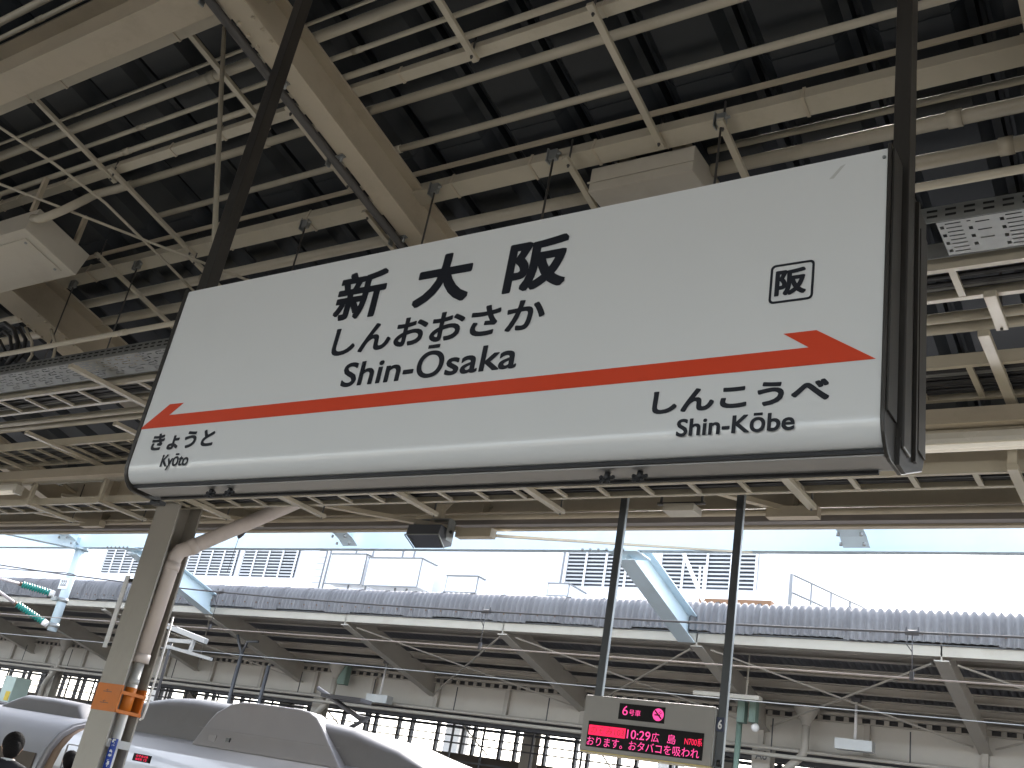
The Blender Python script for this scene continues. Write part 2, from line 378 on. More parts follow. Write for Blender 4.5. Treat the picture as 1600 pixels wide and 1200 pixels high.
# ---- conduits along the roof
def conduit(y, z0, r, label, x0=X0, x1=X1, z=None, m=BEIGE2):
    zz = z if z is not None else RZ(y, z0)
    if z is None: y, zz, r = y * K, zz * K, r * K; x0, x1 = (x0 * K if x0 > X0 else x0), (x1 * K if x1 < X1 else x1)
    q = B(); q.tube([(x0, y, zz), (x1, y, zz)], r, 12)
    for xx in [x for x in (-18.3, -14.4, -9.3, -6.7, -1.9, 2.4) if x0 < x < x1]:   # couplings
        xx += (y * 7.3) % 1.7
        q.tube([(xx, y, zz), (xx + .09, y, zz)], r * 1.18, 12)
    return obj('conduit', q, m, None, label, 'conduit', 'conduits running along the roof')
conduit(2.62, 5.86, .03, 'beige conduit above the dark recess at the upper left corner')
conduit(2.70, 5.80, .02, 'thin pale conduit just below the uppermost one at the top left')
conduit(3.25, 5.85, .032, 'thick beige conduit just beyond the wide roof girder')
conduit(3.52, 5.85, .014, 'thinnest conduit, third one beyond the wide roof girder')
conduit(3.63, 5.85, .042, 'stoutest upper conduit crossing the upper left roof bay')
conduit(3.82, 5.85, .020, 'thin conduit between the stoutest upper conduit and the small trunking')
conduit(3.99, 5.86, .026, 'beige conduit running tight against the small clipped trunking')
CD = conduit(4.30, 5.85, .036, 'thick beige conduit first beyond the small clipped trunking', x0=-8.35)
conduit(4.685, 5.85, .028, 'beige conduit halfway between the two trunkings, cut short on the left', x0=-8.1)
conduit(5.50, 5.83, .050, 'glossy thick conduit just beyond the large trunking, entering the long box', x0=-2.7)
conduit(5.50, 5.83, .050, 'glossy thick conduit left of the long box behind the sign', x1=-3.55)
conduit(5.40, 5.91, .026, 'slim conduit directly above the glossy pair at the right', x0=-2.7)
conduit(5.76, 5.80, .052, 'lower of the two glossy thick conduits beyond the large trunking')
conduit(4.62, 0, .024, 'slim conduit above the perforated tray at the right', z=3.43)
conduit(6.05, 0, .035, 'upper of two pipes between the two upper cable ladders', z=3.44)
conduit(6.22, 0, .04, 'lower of two pipes between the two upper cable ladders', z=3.46)

def trunking(y, z0, wd, ht, label, clips):
    y, z0, wd, ht, clips = y * K, z0 * K, wd * K, ht * K, [c_ * K for c_ in clips]
    t = thing('trunking', label, 'trunking', (0, y, RZ(y, z0)), 'square trunkings under the roof')
    q = B(); z = RZ(y, z0)
    q.bar((X0, y, z), (X1, y, z), wd, ht, up=(0, .224, .975)); obj('duct', q, BEIGE2, t, bevel=.004)
    for x in clips:
        q = B(); q.bar((x, y, z), (x + .022, y, z), wd + .012, ht + .012, up=(0, .224, .975)); obj('clip', q, BEIGE, t)
    for x in (-17.2, -13.1, -9.9, -3.0, .9, 4.8):
        q = B(); q.bar((x, y, z), (x + .008, y, z), wd + .004, ht + .004, up=(0, .224, .975)); obj('joint', q, BEIGE, t)
    return t
trunking(4.10, 5.84, .085, .07, 'small square trunking with clip bands near the top of the picture', (-12.3, -9.9, -8.75, -7.2, -6.55, -4.6, -3.95, -2.2, -.4, 1.5))
trunking(5.10, 5.80, .15, .10, 'large square trunking below the lapped edge of the roof panels', (-14.2, -12.1, -9.6, -7.45, -6.35, -4.75, -4.0, -3.45, -1.9, -.62, 1.2))
trunking(3.17, 5.74, .085, .07, 'square trunking hugging the wide roof girder at the upper left', (-9.2, -8.05, -7.55, -6.1))

# ---- hanging rack bars under the conduits
def rackbar(x, ya, yb, z0, label, wd=.05, ht=.035):
    x, ya, yb, z0 = x * K, ya * K, yb * K, z0 * K
    t = thing('rack_bar', label, 'rack bar', (x, ya, RZ(ya, z0)), 'rack bars carrying the conduits')
    q = B(); q.bar((x, ya, RZ(ya, z0)), (x, yb, RZ(yb, z0)), wd, ht); obj('channel', q, BEIGE2, t, bevel=.003)
    for yy in (ya + .06, yb - .06):
        q = B(); q.tube([(x, yy, RZ(yy, z0) - .04), (x, yy, RZ(yy, z0) + .22)], .008, 6); q.tube([(x, yy, RZ(yy, z0) - .028), (x, yy, RZ(yy, z0) - .017)], .012, 6)
        obj('bolt', q, ROD, t)
    return t
for x, ya, yb, z0, l in (
        (-3.90, 2.9, 4.10, 5.74, 'rack bar at the top edge, right of the main beam'),
        (-2.92, 3.95, 5.12, 5.72, 'long rack bar at top centre between the two trunkings'),
        (-5.99, 3.06, 4.12, 5.74, 'rack bar at upper left close beside the main beam'),
        (-8.03, 3.12, 4.15, 5.74, 'rack bar at upper left above the curved flexible pipe'),
        (-7.95, 4.0, 5.12, 5.74, 'rack bar right of the curved flexible pipe'),
        (-5.66, 3.98, 4.85, 5.75, 'short rack bar beside the leaning sign post'),
        (-3.62, 4.95, 6.1, 5.66, 'rack bar just left of the long junction box'),
        (-2.42, 4.95, 6.1, 5.66, 'rack bar just right of the long junction box'),
        (-5.62, 5.0, 6.0, 5.66, 'rack bar between the large trunking and the sign, left of the beam'),
        (-7.9, 5.05, 6.3, 5.66, 'rack bar behind the upper left corner of the sign'),
        (-8.95, 4.7, 6.2, 5.60, 'rack bar right of the square junction box'),
        (1.2, 3.9, 5.1, 5.74, 'rack bar beyond the right post of the sign'),
        (-.42, 3.1, 4.1, 5.74, 'rack bar close to the beam at the right edge')):
    rackbar(x, ya, yb, z0, l)

# ---- beam clamp conduit (dark) along the main beam
t = thing('beam_conduit', 'dark conduit clipped along the left edge of the main roof beam', 'conduit', (-5.47, 3, 4.9))
pts = [(-5.47, y, 5.60 - .23 * y) for y in (2.7, 3.2, 3.8, 4.4, 5.0)] + [(-5.43, 5.35, 4.34), (-5.40, 5.5, 4.18), (-5.40, 5.5, 3.9)]
q = B(); q.tube(pts, .034, 10); obj('pipe', q, ROD, t)
for yy in (2.95, 3.72, 4.42, 5.3):
    z = 5.62 - .23 * yy; q = B(); q.box(-5.53, -5.36, yy - .022, yy + .022, z - .012, z - .002); q.box(-5.53, -5.515, yy - .022, yy + .022, z - .07, z - .002)
    q.tube([(-5.38, yy, z + .01), (-5.38, yy, z - .06)], .012, 6); obj('clamp', q, GALV, t)

# ---- hanger rods
def hanger(x, y, z0, z1, label):
    x, y, z0 = x * K, y * K, z0 * K
    t = thing('hanger_rod', label, 'hanger rod', (x, y, z1), 'thin threaded rods hanging from the trunking')
    z = RZ(y, z0)
    q = B(); q.tube([(x, y, z), (x, y, z1)], .0085, 6); obj('rod', q, ROD, t)
    q = B(); q.box(x - .035, x + .035, y - .02, y + .02, z - .05, z + .035); q.box(x - .05, x - .04, y - .03, y + .03, z - .07, z + .05)
    q.tube([(x - .06, y, z), (x + .06, y, z)], .012, 6); obj('clamp', q, GALV, t)
for x, y, l in ((-4.87, 5.0, 'hanger rod immediately right of the main beam'), (-3.73, 4.96, 'hanger rod left of the long junction box'),
                (-2.43, 5.0, 'hanger rod right of the long junction box'), (-6.35, 5.04, 'hanger rod between the sign post and the main beam'),
                (-8.73, 5.05, 'hanger rod nearest the left end of the sign'), (-9.89, 5.1, 'hanger rod below the square junction box')):
    hanger(x, y, 5.72, 3.42, l)

# ---- perforated cable tray
def perf_tray():
    t = thing('cable_tray', 'perforated galvanised cable tray hanging under the canopy', 'cable tray', (0, 5, 3.4))
    y0, y1, zb = 4.92, 5.26, 3.395
    # one tile of the bottom: 0.30 long, slots left open
    nx, ny = 30, 34
    def slot(i, j):
        if j < 2 or j > 31: return False
        a = i % 30; jj = j % 8
        if 4 <= a <= 11 and jj in (2, 6): return True            # lengthwise slots
        if a in (15, 16) and jj in (0, 1, 2): return True        # crosswise slots
        if a in (1, 2) and jj in (4, 5, 6): return True
        if 19 <= a <= 25 and jj == 4 and j < 28: return True
        return False
    bt = B(); dx = .30 / nx; dy = (y1 - y0) / ny
    # merge cells in rows to keep it cheap
    def cells(x_off):
        for j in range(ny):
            i = 0
            while i < nx:
                if slot(i, j): i += 1; continue
                k = i
                while k < nx and not slot(k, j): k += 1
                xa, xb, ya, yb = x_off + i * dx, x_off + k * dx, y0 + j * dy, y0 + (j + 1) * dy
                bt.add([(xa, ya, zb), (xb, ya, zb), (xb, yb, zb), (xa, yb, zb)], [(0, 1, 2, 3)])
                i = k
    for n_ in range(10): cells(n_ * .30)
    for seg, xo in enumerate((-1.05, 1.95, 4.95, -15.0, -12.0, -9.0, -18.0)):
        if seg == 0:
            bt.v = [v + Vector((xo, 0, 0)) for v in bt.v]
            base = obj('tray_bottom', bt, GALV, t, at=(xo, 0, 0))
        else: again(base, (xo + 1.05, 0, 0))
    for (xa, xb) in ((-1.22, 7.0), (-18.0, -6.0)):
        q = B(); q.box(xa, xb, y0 - .012, y0 - .009, zb - .002, zb + .10); q.box(xa, xb, y1 + .009, y1 + .012, zb - .002, zb + .10)
        obj('tray_side', q, GALV, t)
        q = B(); x = xa + .03
        while x < min(xb, 3.5):
            for zz in (.03, .065): q.box(x, x + .055, y0 - .0145, y0 - .0125, zb + zz, zb + zz + .013)
            x += .095
        o = obj('slots', q, BLACK, t, kind='stuff')
    return t
perf_tray()

# ---- cable ladders
def ladder(y0, y1, z, pitch, label, rail_h=.09, x0=X0, x1=X1, ncab=13, zc=.05, phase=0.0, rw=.04):
    t = thing('cable_ladder', label, 'cable ladder', (0, (y0 + y1) / 2, z), 'beige cable ladders under the canopy')
    for yy, s in ((y0, -1), (y1, 1)):
        q = B(); q.prism([(-.02, 0), (.02, 0), (.02, .008), (-.012, .008), (-.012, rail_h - .008), (.02, rail_h - .008), (.02, rail_h), (-.02, rail_h)] if s < 0 else
                         [(-.02, 0), (.02, 0), (.02, rail_h), (-.02, rail_h), (-.02, rail_h - .008), (.012, rail_h - .008), (.012, .008), (-.02, .008)], (x1, yy, z), (x0, yy, z))
        obj('rail', q, BEIGE2, t)
    q = B(); x = x0 + .2 + phase; q.box(x, x + rw, y0 + .018, y1 - .018, z + .003, z + .028)
    r0 = obj('rung', q, BEIGE2, t, at=(x, 0, 0)); k = 1
    while x + k * pitch < x1: again(r0, (k * pitch, 0, 0)); k += 1
    for i in range(ncab):
        yy = y0 + .04 + (y1 - y0 - .08) * (i + .5) / ncab + random.uniform(-.006, .006); zz = z + .045 + random.uniform(0, .02)
        pts = []; x = x0
        while x <= x1 + .1: pts.append((x, yy + random.uniform(-.009, .009), zz + random.uniform(-.012, .008))); x += 1.3
        q = B(); q.tube(pts, random.choice((.008, .011, .013, .016)), 6); obj('cable', q, random.choice((CABLE, CABLE, CABLE, CABLEG)), t)
    return t
ladder(5.36, 5.70, 3.36, .50, 'upper cable ladder right beneath the perforated tray, packed with black cables', phase=.22)
ladder(6.50, 7.02, 3.31, .375, 'middle cable ladder, the widest, above the row of lamps', ncab=18, phase=.1)
ladder(7.30, 7.58, 2.86, .44, 'lowest cable ladder, just above the eave girder', ncab=10, phase=.05)

# ---- brackets under the ladders
def bracket(x, y0, y1, z, zt, label):
    t = thing('ladder_bracket', label, 'bracket', (x, y0, z), 'brackets carrying the cable ladders')
    q = B(); q.box(x - .035, x + .035, y0, y1, z - .045, z - .002); obj('arm', q, BEIGE2, t, bevel=.004)
    if zt: 
        q = B(); q.box(x - .03, x + .03, y0 + .01, y0 + .055, z - .001, zt); obj('upright', q, BEIGE2, t)
    q = B(); q.tube([(x, y1 - .03, z - .06), (x, y1 - .03, z + .5)], .009, 6); obj('rod', q, ROD, t)
NB = ('seen just left of the column', 'below the drain pipe elbow', 'right of the drain pipe', 'just left of the loudspeaker', 'right of the loudspeaker', 'left of the display poles', 'right of the right display pole', 'at the right picture edge')
for i, x in enumerate((-12.85, -11.3, -9.7, -8.13, -6.54, -5.02, -2.62, -1.02)):
    names = ('leftmost of the low brackets, near the lamp end', 'low bracket seen just left of the column', 'low bracket hidden near the column head', 'low bracket right of the drain pipe elbow', 'low bracket above the loudspeaker', 'low bracket right of the loudspeaker', 'low bracket right of the display poles', 'low bracket at the right picture edge')
    bracket(x, 7.12, 7.86, 2.855, 3.12, names[i])
for x, l in ((-1.0, 'long bracket under the middle ladder, right of the sign'), (-9.7, 'long bracket under the middle ladder, nearest the left end of the sign'), (-11.4, 'second long bracket left of the sign'), (-13.0, 'third long bracket left of the sign')):
    bracket(x, 6.0, 7.6, 3.30, 0, l)
for x, l in ((-.90, 'bracket under the upper ladder at the right'), (-8.9, 'bracket under the upper ladder at the left')):
    bracket(x, 5.62 if x > -2 else 4.85, 6.05, 3.35, 0, l)
# ---- long steel angle and duct behind the middle ladder
q = B(); q.prism([(-.05, 0), (.05, 0), (.05, .16), (.04, .16), (.04, .012), (-.05, .012)], (X1, 6.95, 3.08), (X0, 6.95, 3.08))
obj('steel_angle', q, BEIGE, None, 'long beige steel angle between the middle ladder and the lamps', 'steel angle')
q = B(); q.tube([(X0, 7.25, 3.2), (X1, 7.25, 3.2)], .06, 14)
obj('drain_line', q, BEIGE2, None, 'thick horizontal pipe right above the row of lamps', 'pipe')

# ---- fluorescent lamps
def lamp(x0, x1, label):
    y, z = 7.02, 2.965
    t = thing('lamp_fixture', label, 'lamp', (x0, y, z), 'fluorescent lamps in a row')
    q = B(); q.prism([(-.06, .03), (-.05, 0), (.05, 0), (.06, .03), (.06, .075), (-.06, .075)], (x1, y, z), (x0, y, z)); obj('housing', q, LAMPW, t)
    for s in (-.028, .028):
        q = B(); q.tube([(x0 + .05, y + s, z - .018), (x1 - .05, y + s, z - .018)], .017, 12); obj('tube', q, TUBEM, t)
    for xx in (x0, x1 - .05):
        q = B(); q.box(xx, xx + .05, y - .055, y + .055, z - .045, z - .001); obj('end_socket', q, LAMPW, t)
        q = B(); q.tube([(xx + .02, y, z + .07), (xx + .02, y, z + .3)], .01, 6); obj('hanger', q, BEIGE, t)
lamp(-14.9, -12.95, 'fluorescent lamp at the left edge, below the cable ladders')
lamp(-19.0, -15.2, 'fluorescent lamp beyond the left picture edge')
lamp(-3.1, 1.6, 'long pale fluorescent lamp at the right below the end of the sign')

# ---- left junction box (slopes with the roof) and flexible pipe
t = thing('junction_box', 'square beige junction box with a lid at the left edge', 'junction box', (-9.6, 4.3, 4.4))
q = B(); q.prism([(-10.35, 0), (-9.0, 0), (-9.0, .27), (-10.35, .27)][::-1], (0, 3.99, RZ(3.99, 5.29)), (0, 4.62, RZ(4.62, 5.29))); obj('box', q, BOXP, t, bevel=.006)
q = B(); q.prism([(-10.25, -.012), (-9.12, -.012), (-9.12, -.001), (-10.25, -.001)], (0, 4.09, RZ(4.09, 5.29)), (0, 4.53, RZ(4.53, 5.29))); obj('lid', q, BOXP, t)
q = B()
for x in (-10.2, -9.17):
    for yy in (4.13, 4.49): q.tube([(x, yy, RZ(yy, 5.29) - .002), (x, yy, RZ(yy, 5.29) - .022)], .016, 6)
obj('screw', q, GALV, t)
q = B()
for yy in (4.05, 4.56): q.box(-10.0, -9.95, yy - .02, yy + .02, RZ(yy, 5.56), RZ(yy, 5.95)); q.box(-9.15, -9.1, yy - .02, yy + .02, RZ(yy, 5.56), RZ(yy, 5.95))
obj('hanger', q, BEIGE, t)
pts = []
ctrl = [(-8.99, 4.02, 4.50), (-8.88, 4.03, 4.475), (-8.79, 4.06, 4.51), (-8.72, 4.13, 4.61), (-8.68, 4.23, 4.76), (-8.65, 4.32, 4.90), (-8.60, 4.40, 4.985), (-8.52, 4.44, 5.02), (-8.42, 4.45, 5.031), (-8.3, 4.4505, 5.031)]
q = B(); q.tube(ctrl, .042, 12); obj('flexible_pipe', q, BEIGE2, None, 'curved flexible pipe leaving the square junction box', 'flexible pipe')
# ---- right long junction box
t = thing('junction_box', 'long beige junction box behind the top edge of the sign', 'junction box', (-3.1, 5.3, 4.4))
q = B(); q.box(-3.66, -2.80, 5.38, 5.85, 4.51, 4.73); obj('box', q, BOXP, t, bevel=.006)
q = B(); q.box(-3.67, -2.79, 5.365, 5.375, 4.585, 4.597); obj('seam', q, BOXP, t)
q = B(); q.box(-3.5, -3.4, 5.5, 5.7, 4.735, 4.95); q.box(-3.05, -2.95, 5.5, 5.7, 4.735, 4.95); obj('hanger', q, BEIGE, t)

# ---- thin bracing rods under the left roof bay
for pts, r, l in (([(-8.75, 2.9, 4.98), (-8.4, 3.75, 4.79), (-8.26, 4.25, 4.67), (-8.25, 5.0, 4.50), (-8.25, 5.6, 4.35)], .014, 'bracing rod crossing the left bay from the picture edge down to the sign'),
                  ([(-9.7, 3.4, 4.87), (-8.75, 4.27, 4.67), (-7.3, 5.6, 4.36)], .014, 'bracing rod passing over the curved flexible pipe'),
                  ([(-5.56, 3.2, 4.9), (-4.1, 2.72, 2.5), (-3.72, 2.6, 1.95)], .016, 'slender stay running from the main beam down to the left sign post'),
                  ([(-9.9, 5.9, 4.2), (-9.55, 6.8, 3.7), (-9.4, 7.4, 3.35)], .012, 'thin stay left of the sign')):
    q = B(); q.tube(pts, r, 8); obj('bracing_rod', q, BEIGE2, None, l, 'bracing rod', 'thin rods under the roof')
# loose black cable loops at the left
def w3(px, py, y):
    dd = right * ((px - 800) / 1586.3) + down * ((py - 600) / 1586.3) + fwd
    return dd * (y / dd.y)
for k, (pp, rr) in enumerate(((((-12, 512), (8, 505), (22, 515), (28, 535), (24, 555), (10, 570)), .026), (((-8, 530), (6, 518), (16, 526), (18, 545), (8, 560)), .02), (((2, 522), (30, 512), (40, 530), (36, 552), (24, 566)), .022),
        (((-15, 540), (0, 532), (8, 548), (0, 565)), .018), (((40, 512), (50, 535), (50, 555), (40, 570)), .016), (((80, 515), (87, 540), (84, 556), (76, 572)), .016))):
    q = B(); q.tube([w3(x, y, 5.0 + .02 * k) for x, y in pp], rr, 8)
    ls = ('thickest black', 'inner black', 'second black', 'leftmost thin black', 'grey', 'rightmost grey')
    obj('cable_loop', q, CABLE if k < 4 else BEIGE2, None, ls[k] + ' cable looping down to the perforated tray at the left edge', 'cable', 'cable loops at the left edge')

# ================================================================== STATION SIGN
S = thing('station_sign', 'large white hanging station name sign with red double arrow and Japanese lettering', 'sign', (-1.98, 2.4, .93))
SX0, SX1, SY = -3.378, -.588, 2.2
ZB, ZT = .955, 1.776
# face with a rolled lower edge, profile in (y, z)
prof = [(SY, ZT), (SY, 1.02)]
for i in range(1, 9):
    a = R(90) * i / 8; prof.append((SY + .045 * (1 - math.cos(a)), 1.02 - .07 * math.sin(a)))
back = [(p[0] + .006, p[1] + (0 if i < 2 else .004)) for i, p in enumerate(prof)]
ring = prof + back[::-1]; n = len(ring)
q = B(); vs = [(SX0 + .012, y, z) for y, z in ring] + [(SX1 - .001, y, z) for y, z in ring]
q.add(vs, [(i, (i + 1) % n, n + (i + 1) % n, n + i) for i in range(n)], True); q.sm[0] = False
face = obj('face_panel', q, SIGNW, S)
me = face.data
# rear face (the sign is double sided)
q = B(); q.box(SX0 + .012, SX1, 2.582, 2.588, 1.03, ZT); obj('rear_panel', q, SIGNW, S)
q = B(); q.box(SX0 + .012, SX1, 2.208, 2.574, ZT - .012, ZT + .006); obj('top_cover', q, BRONZE, S)
q = B(); q.box(SX0 + .012, SX1, 2.246, 2.254, .940, .950); obj('seal_strip', q, BLACK, S)
q = B(); q.prism([(2.262, .936), (2.262, .945), (2.36, .945), (2.36, .930)], (SX0 + .012, 0, 0), (SX1, 0, 0)) if False else q.box(SX0 + .03, SX1 - .004, 2.2545, 2.345, .936, .948)
obj('bottom_panel', q, SIGNB, S)
q = B(); q.box(SX0 + .06, SX1 - .04, 2.345, 2.356, .928, .946); obj('bottom_seam', q, BLACK, S)
q = B(); q.prism([(2.356, .944), (2.58, 1.035), (2.58, 1.045), (2.356, .954)], (SX0 + .03, 0, 0), (SX1 - .01, 0, 0)) if False else q.add([(x, y, z) for x in (SX0 + .03, SX1 - .01) for y, z in ((2.357, .944), (2.58, 1.03), (2.58, 1.045), (2.357, .956))], [(0, 1, 2, 3), (4, 5, 6, 7), (0, 1, 5, 4), (1, 2, 6, 5), (2, 3, 7, 6), (3, 0, 4, 7)])
obj('bottom_cover', q, SIGNB, S)
# end caps with rounded lower front corner
def endcap(x0, x1, inset):
    def ringp(i0):
        y0, y1, z0, z1 = 2.2 - .006 + i0, 2.588 - i0, .925 + i0, ZT + .012 - i0
        pts = [(y0, z1), (y0, z0 + .10)]
        for i in range(1, 7):
            a = R(90) * i / 6; pts.append((y0 + .075 * (1 - math.cos(a)), z0 + .10 - .10 * math.sin(a)))
        pts += [(2.36, z0 + .002), (y1 - .02, z0 + .09), (y1, z0 + .12), (y1, z1)]
        return pts
    o_, i_ = ringp(0), ringp(.022); n = len(o_)
    q = B()
    vs = [(x, y, z) for x in (x0, x1) for y, z in o_]
    q.add(vs, [tuple(range(n)), tuple(range(n, 2 * n))] + [(i, (i + 1) % n, n + (i + 1) % n, n + i) for i in range(n)])
    cap = obj('end_cap', q, BRONZE, S, bevel=.003)
    xo = x1 if x1 > -2 else x0; s = 1 if x1 > -2 else -1
    # raised rim pieces on the outer side
    q = B()
    def ridge(ya, yb, za, zb, h):
        q.box(min(xo + .001 * s, xo + h * s), max(xo + .001 * s, xo + h * s), ya, yb, za, zb)
    ridge(2.205, 2.285, 1.03, ZT, .006); ridge(2.455, 2.470, 1.0, ZT, .010); ridge(2.50, 2.575, 1.05, ZT - .06, .006)
    obj('trim', q, BRONZE, cap)
    return cap
endcap(SX1, SX1 + .010, 0)
endcap(SX0 - .008, SX0 + .011, 0)
# lower corner casting
q = B(); q.box(SX1 + .001, SX1 + .020, 2.30, 2.36, .93, 1.0); obj('corner_plate', q, BRONZE, S)
q = B(); q.box(SX0 - .02, SX0 + .04, 2.36, 2.39, .915, .93); obj('corner_plate', q, BLACK, S)
# posts
for (xa, xb, ya, yb) in ((-3.475, -3.412, 2.30, 2.355), (-.604, -.560, 2.305, 2.375)):
    q = B(); q.box(xa, xb, ya, yb, ZT - (.80 if xa > -2 else .05), RZ(2.3, 5.95)); obj('post', q, BRONZE, S, bevel=.004)
# lettering
P0 = (0, SY - .0016, 0); U = (1, 0, 0); V = (0, 0, 1)
def zx(px, py):     # sign plane coordinates of a photo point
    d = right * ((px - 800) / 1586.3) + down * ((py - 600) / 1586.3) + fwd
    return d.x * SY / d.y, d.z * SY / d.y
def sign_text(body, left, rgt, top, bot, heavy, m=INK):
    x0 = zx(*left)[0]; x1 = zx(*rgt)[0]; z1 = zx(*top)[1]; z0 = zx(*bot)[1]
    return lettering(body, P0, U, V, x0 + heavy, x1 - heavy, z0 + heavy, z1 - heavy, m, S, 0, heavy=heavy)
sign_text('新', (518.8, 497), (612.5, 416), (610, 416), (533, 502.5), .0062)
sign_text('大', (643, 477.5), (742, 410), (705, 395.6), (647, 482), .0085)
sign_text('阪', (783.8, 459.4), (896, 363.4), (893, 363), (829, 453.5), .0080)
sign_text('しんおおさか', (518.8, 546), (851.6, 490), (822, 468), (526.6, 556.5), .0036)
sign_text('Shin-Ōsaka', (531, 605), (806, 574), (676, 539), (533, 606), .0024)
sign_text('きょうと', (233.8, 704), (337.6, 676), (324, 671), (238, 705), .0030)
sign_text('Kyōto', (249.6, 729), (297, 712), (255.5, 710), (260, 735), .0015)
sign_text('しんこうべ', (1019, 640), (1296, 620.6), (1289, 589), (1029, 647.5), .0030)
sign_text('Shin-Kōbe', (1056, 681), (1242, 663), (1200, 644), (1060, 683), .0016)
sign_text('阪', (1210, 459), (1262, 416), (1261, 416), (1212, 464), .0032)
# boxed character frame
a0 = zx(1205, 415); a1 = zx(1270, 468); zt = .5 * (zx(1205, 415)[1] + zx(1273, 406)[1]); zb = .5 * (zx(1201, 475)[1] + zx(1270, 468)[1])
xa, xb = zx(1203, 445)[0], zx(1272, 437)[0]
q = B()
def rrect(x0, x1, z0, z1, r):
    pts = []
    for cx, cz, s in ((x1 - r, z1 - r, 0), (x0 + r, z1 - r, 90), (x0 + r, z0 + r, 180), (x1 - r, z0 + r, 270)):
        for i in range(5): a = R(s + 22.5 * i); pts.append((cx + r * math.cos(a), cz + r * math.sin(a)))
    return pts
o_ = rrect(xa, xb, zb, zt, .013); i_ = rrect(xa + .0065, xb - .0065, zb + .0065, zt - .0065, .008); n = len(o_)
q.add([(x, SY - .0016, z) for x, z in o_ + i_], [(i, (i + 1) % n, n + (i + 1) % n, n + i) for i in range(n)])
obj('emblem_frame', q, INK, S)
# double arrow
ap = [(218.6, 670.4), (266, 631), (288, 629), (265, 648), (1263.6, 543.8), (1224, 522.7), (1276, 516.6), (1369, 562)]
aa = [zx(*p) for p in ap]
zbar = .5 * (aa[0][1] + aa[7][1]); ztop = .5 * (aa[3][1] + aa[4][1]); zbarb = .5 * (aa[1][1] + aa[2][1]); zbarr = .5 * (aa[5][1] + aa[6][1])
zh = .5 * (zbarb + zbarr)
poly = [(aa[0][0], zbar), (aa[7][0], zbar), (aa[6][0], zh), (aa[5][0], zh), (aa[4][0], ztop), (aa[3][0], ztop), (aa[2][0], zh), (aa[1][0], zh)]
hl = aa[0][0] + (aa[1][0] - aa[0][0]) * (ztop - zbar) / (zh - zbar); hr = aa[7][0] + (aa[6][0] - aa[7][0]) * (ztop - zbar) / (zh - zbar)
ya_ = SY - .0012
q = B(); q.add([(x, ya_, z) for x, z in ((aa[0][0], zbar), (aa[7][0], zbar), (hr, ztop), (hl, ztop), (aa[3][0], ztop), (aa[2][0], zh), (aa[1][0], zh), (aa[4][0], ztop), (aa[6][0], zh), (aa[5][0], zh))], [(0, 1, 2, 7, 4, 3), (3, 4, 5, 6), (7, 2, 8, 9)])
obj('red_arrow', q, ORANGE, S)
# smudge and screw on the upper right corner
q = flat_poly([(zx(1296, 280)[0], zx(1296, 280)[1]), (zx(1303, 279)[0], zx(1303, 279)[1]), (zx(1322, 256)[0], zx(1322, 256)[1]), (zx(1314, 260)[0], zx(1314, 260)[1])], (0, SY - .0009, 0), U, V, (0, -1, 0), .0003)
obj('smudge', q, SMUDGE, S)
xx, zz = zx(1382, 246); q = B(); q.tube([(xx, SY - .004, zz), (xx, SY + .002, zz)], .005, 8); obj('screw', q, GALV, S)
# star knobs under the sign
for x in (-2.96, -2.86, -1.335, -1.235):
    q = B()
    for i in range(5):
        a = 2 * math.pi * i / 5 + .3; cc = Vector((x, 2.285, .918)); e1 = Vector((1, 0, 0)); e2 = Vector((0, .55, .835)) * .8
        dd = e1 * math.cos(a) + e2 * math.sin(a); q.bar(cc, cc + dd * .020, .0085, .008, up=(0, -.8, -.6)); q.sphere(cc + dd * .0195, .0062, 8, 6)
    q.tube([(x, 2.290, .94), (x, 2.283, .912)], .008, 8); obj('star_knob', q, BLACK, S)

# ================================================================== COLUMN AND DRAIN PIPE
CX0, CX1, CY0, CY1 = -10.53, -10.10, 7.43, 7.77
c = thing('steel_column', 'beige steel H column with an orange band under the left end of the sign', 'column', (-10.32, 7.6, FLOOR))
CT = 3.72
q = B(); q.box(CX0, CX1, CY0, CY0 + .022, FLOOR, CT); fl = obj('flange', q, STEELGREY, c)
q = B(); q.box(CX0, CX1, CY1 - .022, CY1, FLOOR, CT); obj('flange', q, STEELGREY, c)
q = B(); q.box(-10.323, -10.307, CY0 + .022, CY1 - .022, FLOOR, CT); obj('web', q, STEELGREY, c)
q = B(); q.box(CX0 - .1, CX1 + .1, CY0 - .1, CY1 + .1, FLOOR, FLOOR + .03); obj('base_plate', q, STEELGREY, c)
zo0, zo1 = .448, .741
q = B(); q.box(CX0 - .004, CX1 + .003, CY0 - .004, CY0 - .001, zo0, zo1); q.box(CX1 + .001, CX1 + .004, CY0 - .004, CY0 + .023, zo0, zo1)
q.box(CX1 + .001, CX1 + .004, CY1 - .023, CY1 + .001, zo0, zo1); q.box(-10.30, CX1 + .003, CY1 - .027, CY1 - .024, zo0, zo1); obj('orange_band', q, BAND, c)
for z in (zo0 + .02, zo1 - .075):
    q = B(); q.bar((CX1 + .012, CY0 + .0, z), (CX1 + .012, CY1, z), .014, .035); obj('orange_bar', q, BAND, c)
for z in (.65, .53):
    q = B(); q.box(-10.40, -10.25, CY0 - .0065, CY0 - .0045, z, z + .006); q.box(-10.36, -10.30, CY0 - .0065, CY0 - .0045, z + .018, z + .022); q.box(-10.34, -10.335, CY0 - .0065, CY0 - .0045, z, z + .03)
    obj('scratch_mark', q, DKSTEEL, c)
q = B(); q.box(-10.098, -9.86, CY0 + .03, CY0 + .034, .085, .165) ; q2 = B()
q = B(); q.bar((CX1 + .004, CY0 + .024, .135), (CX1 + .004, CY1 - .01, .135), .012, .085); obj('clamp_band', q, PVC, c)
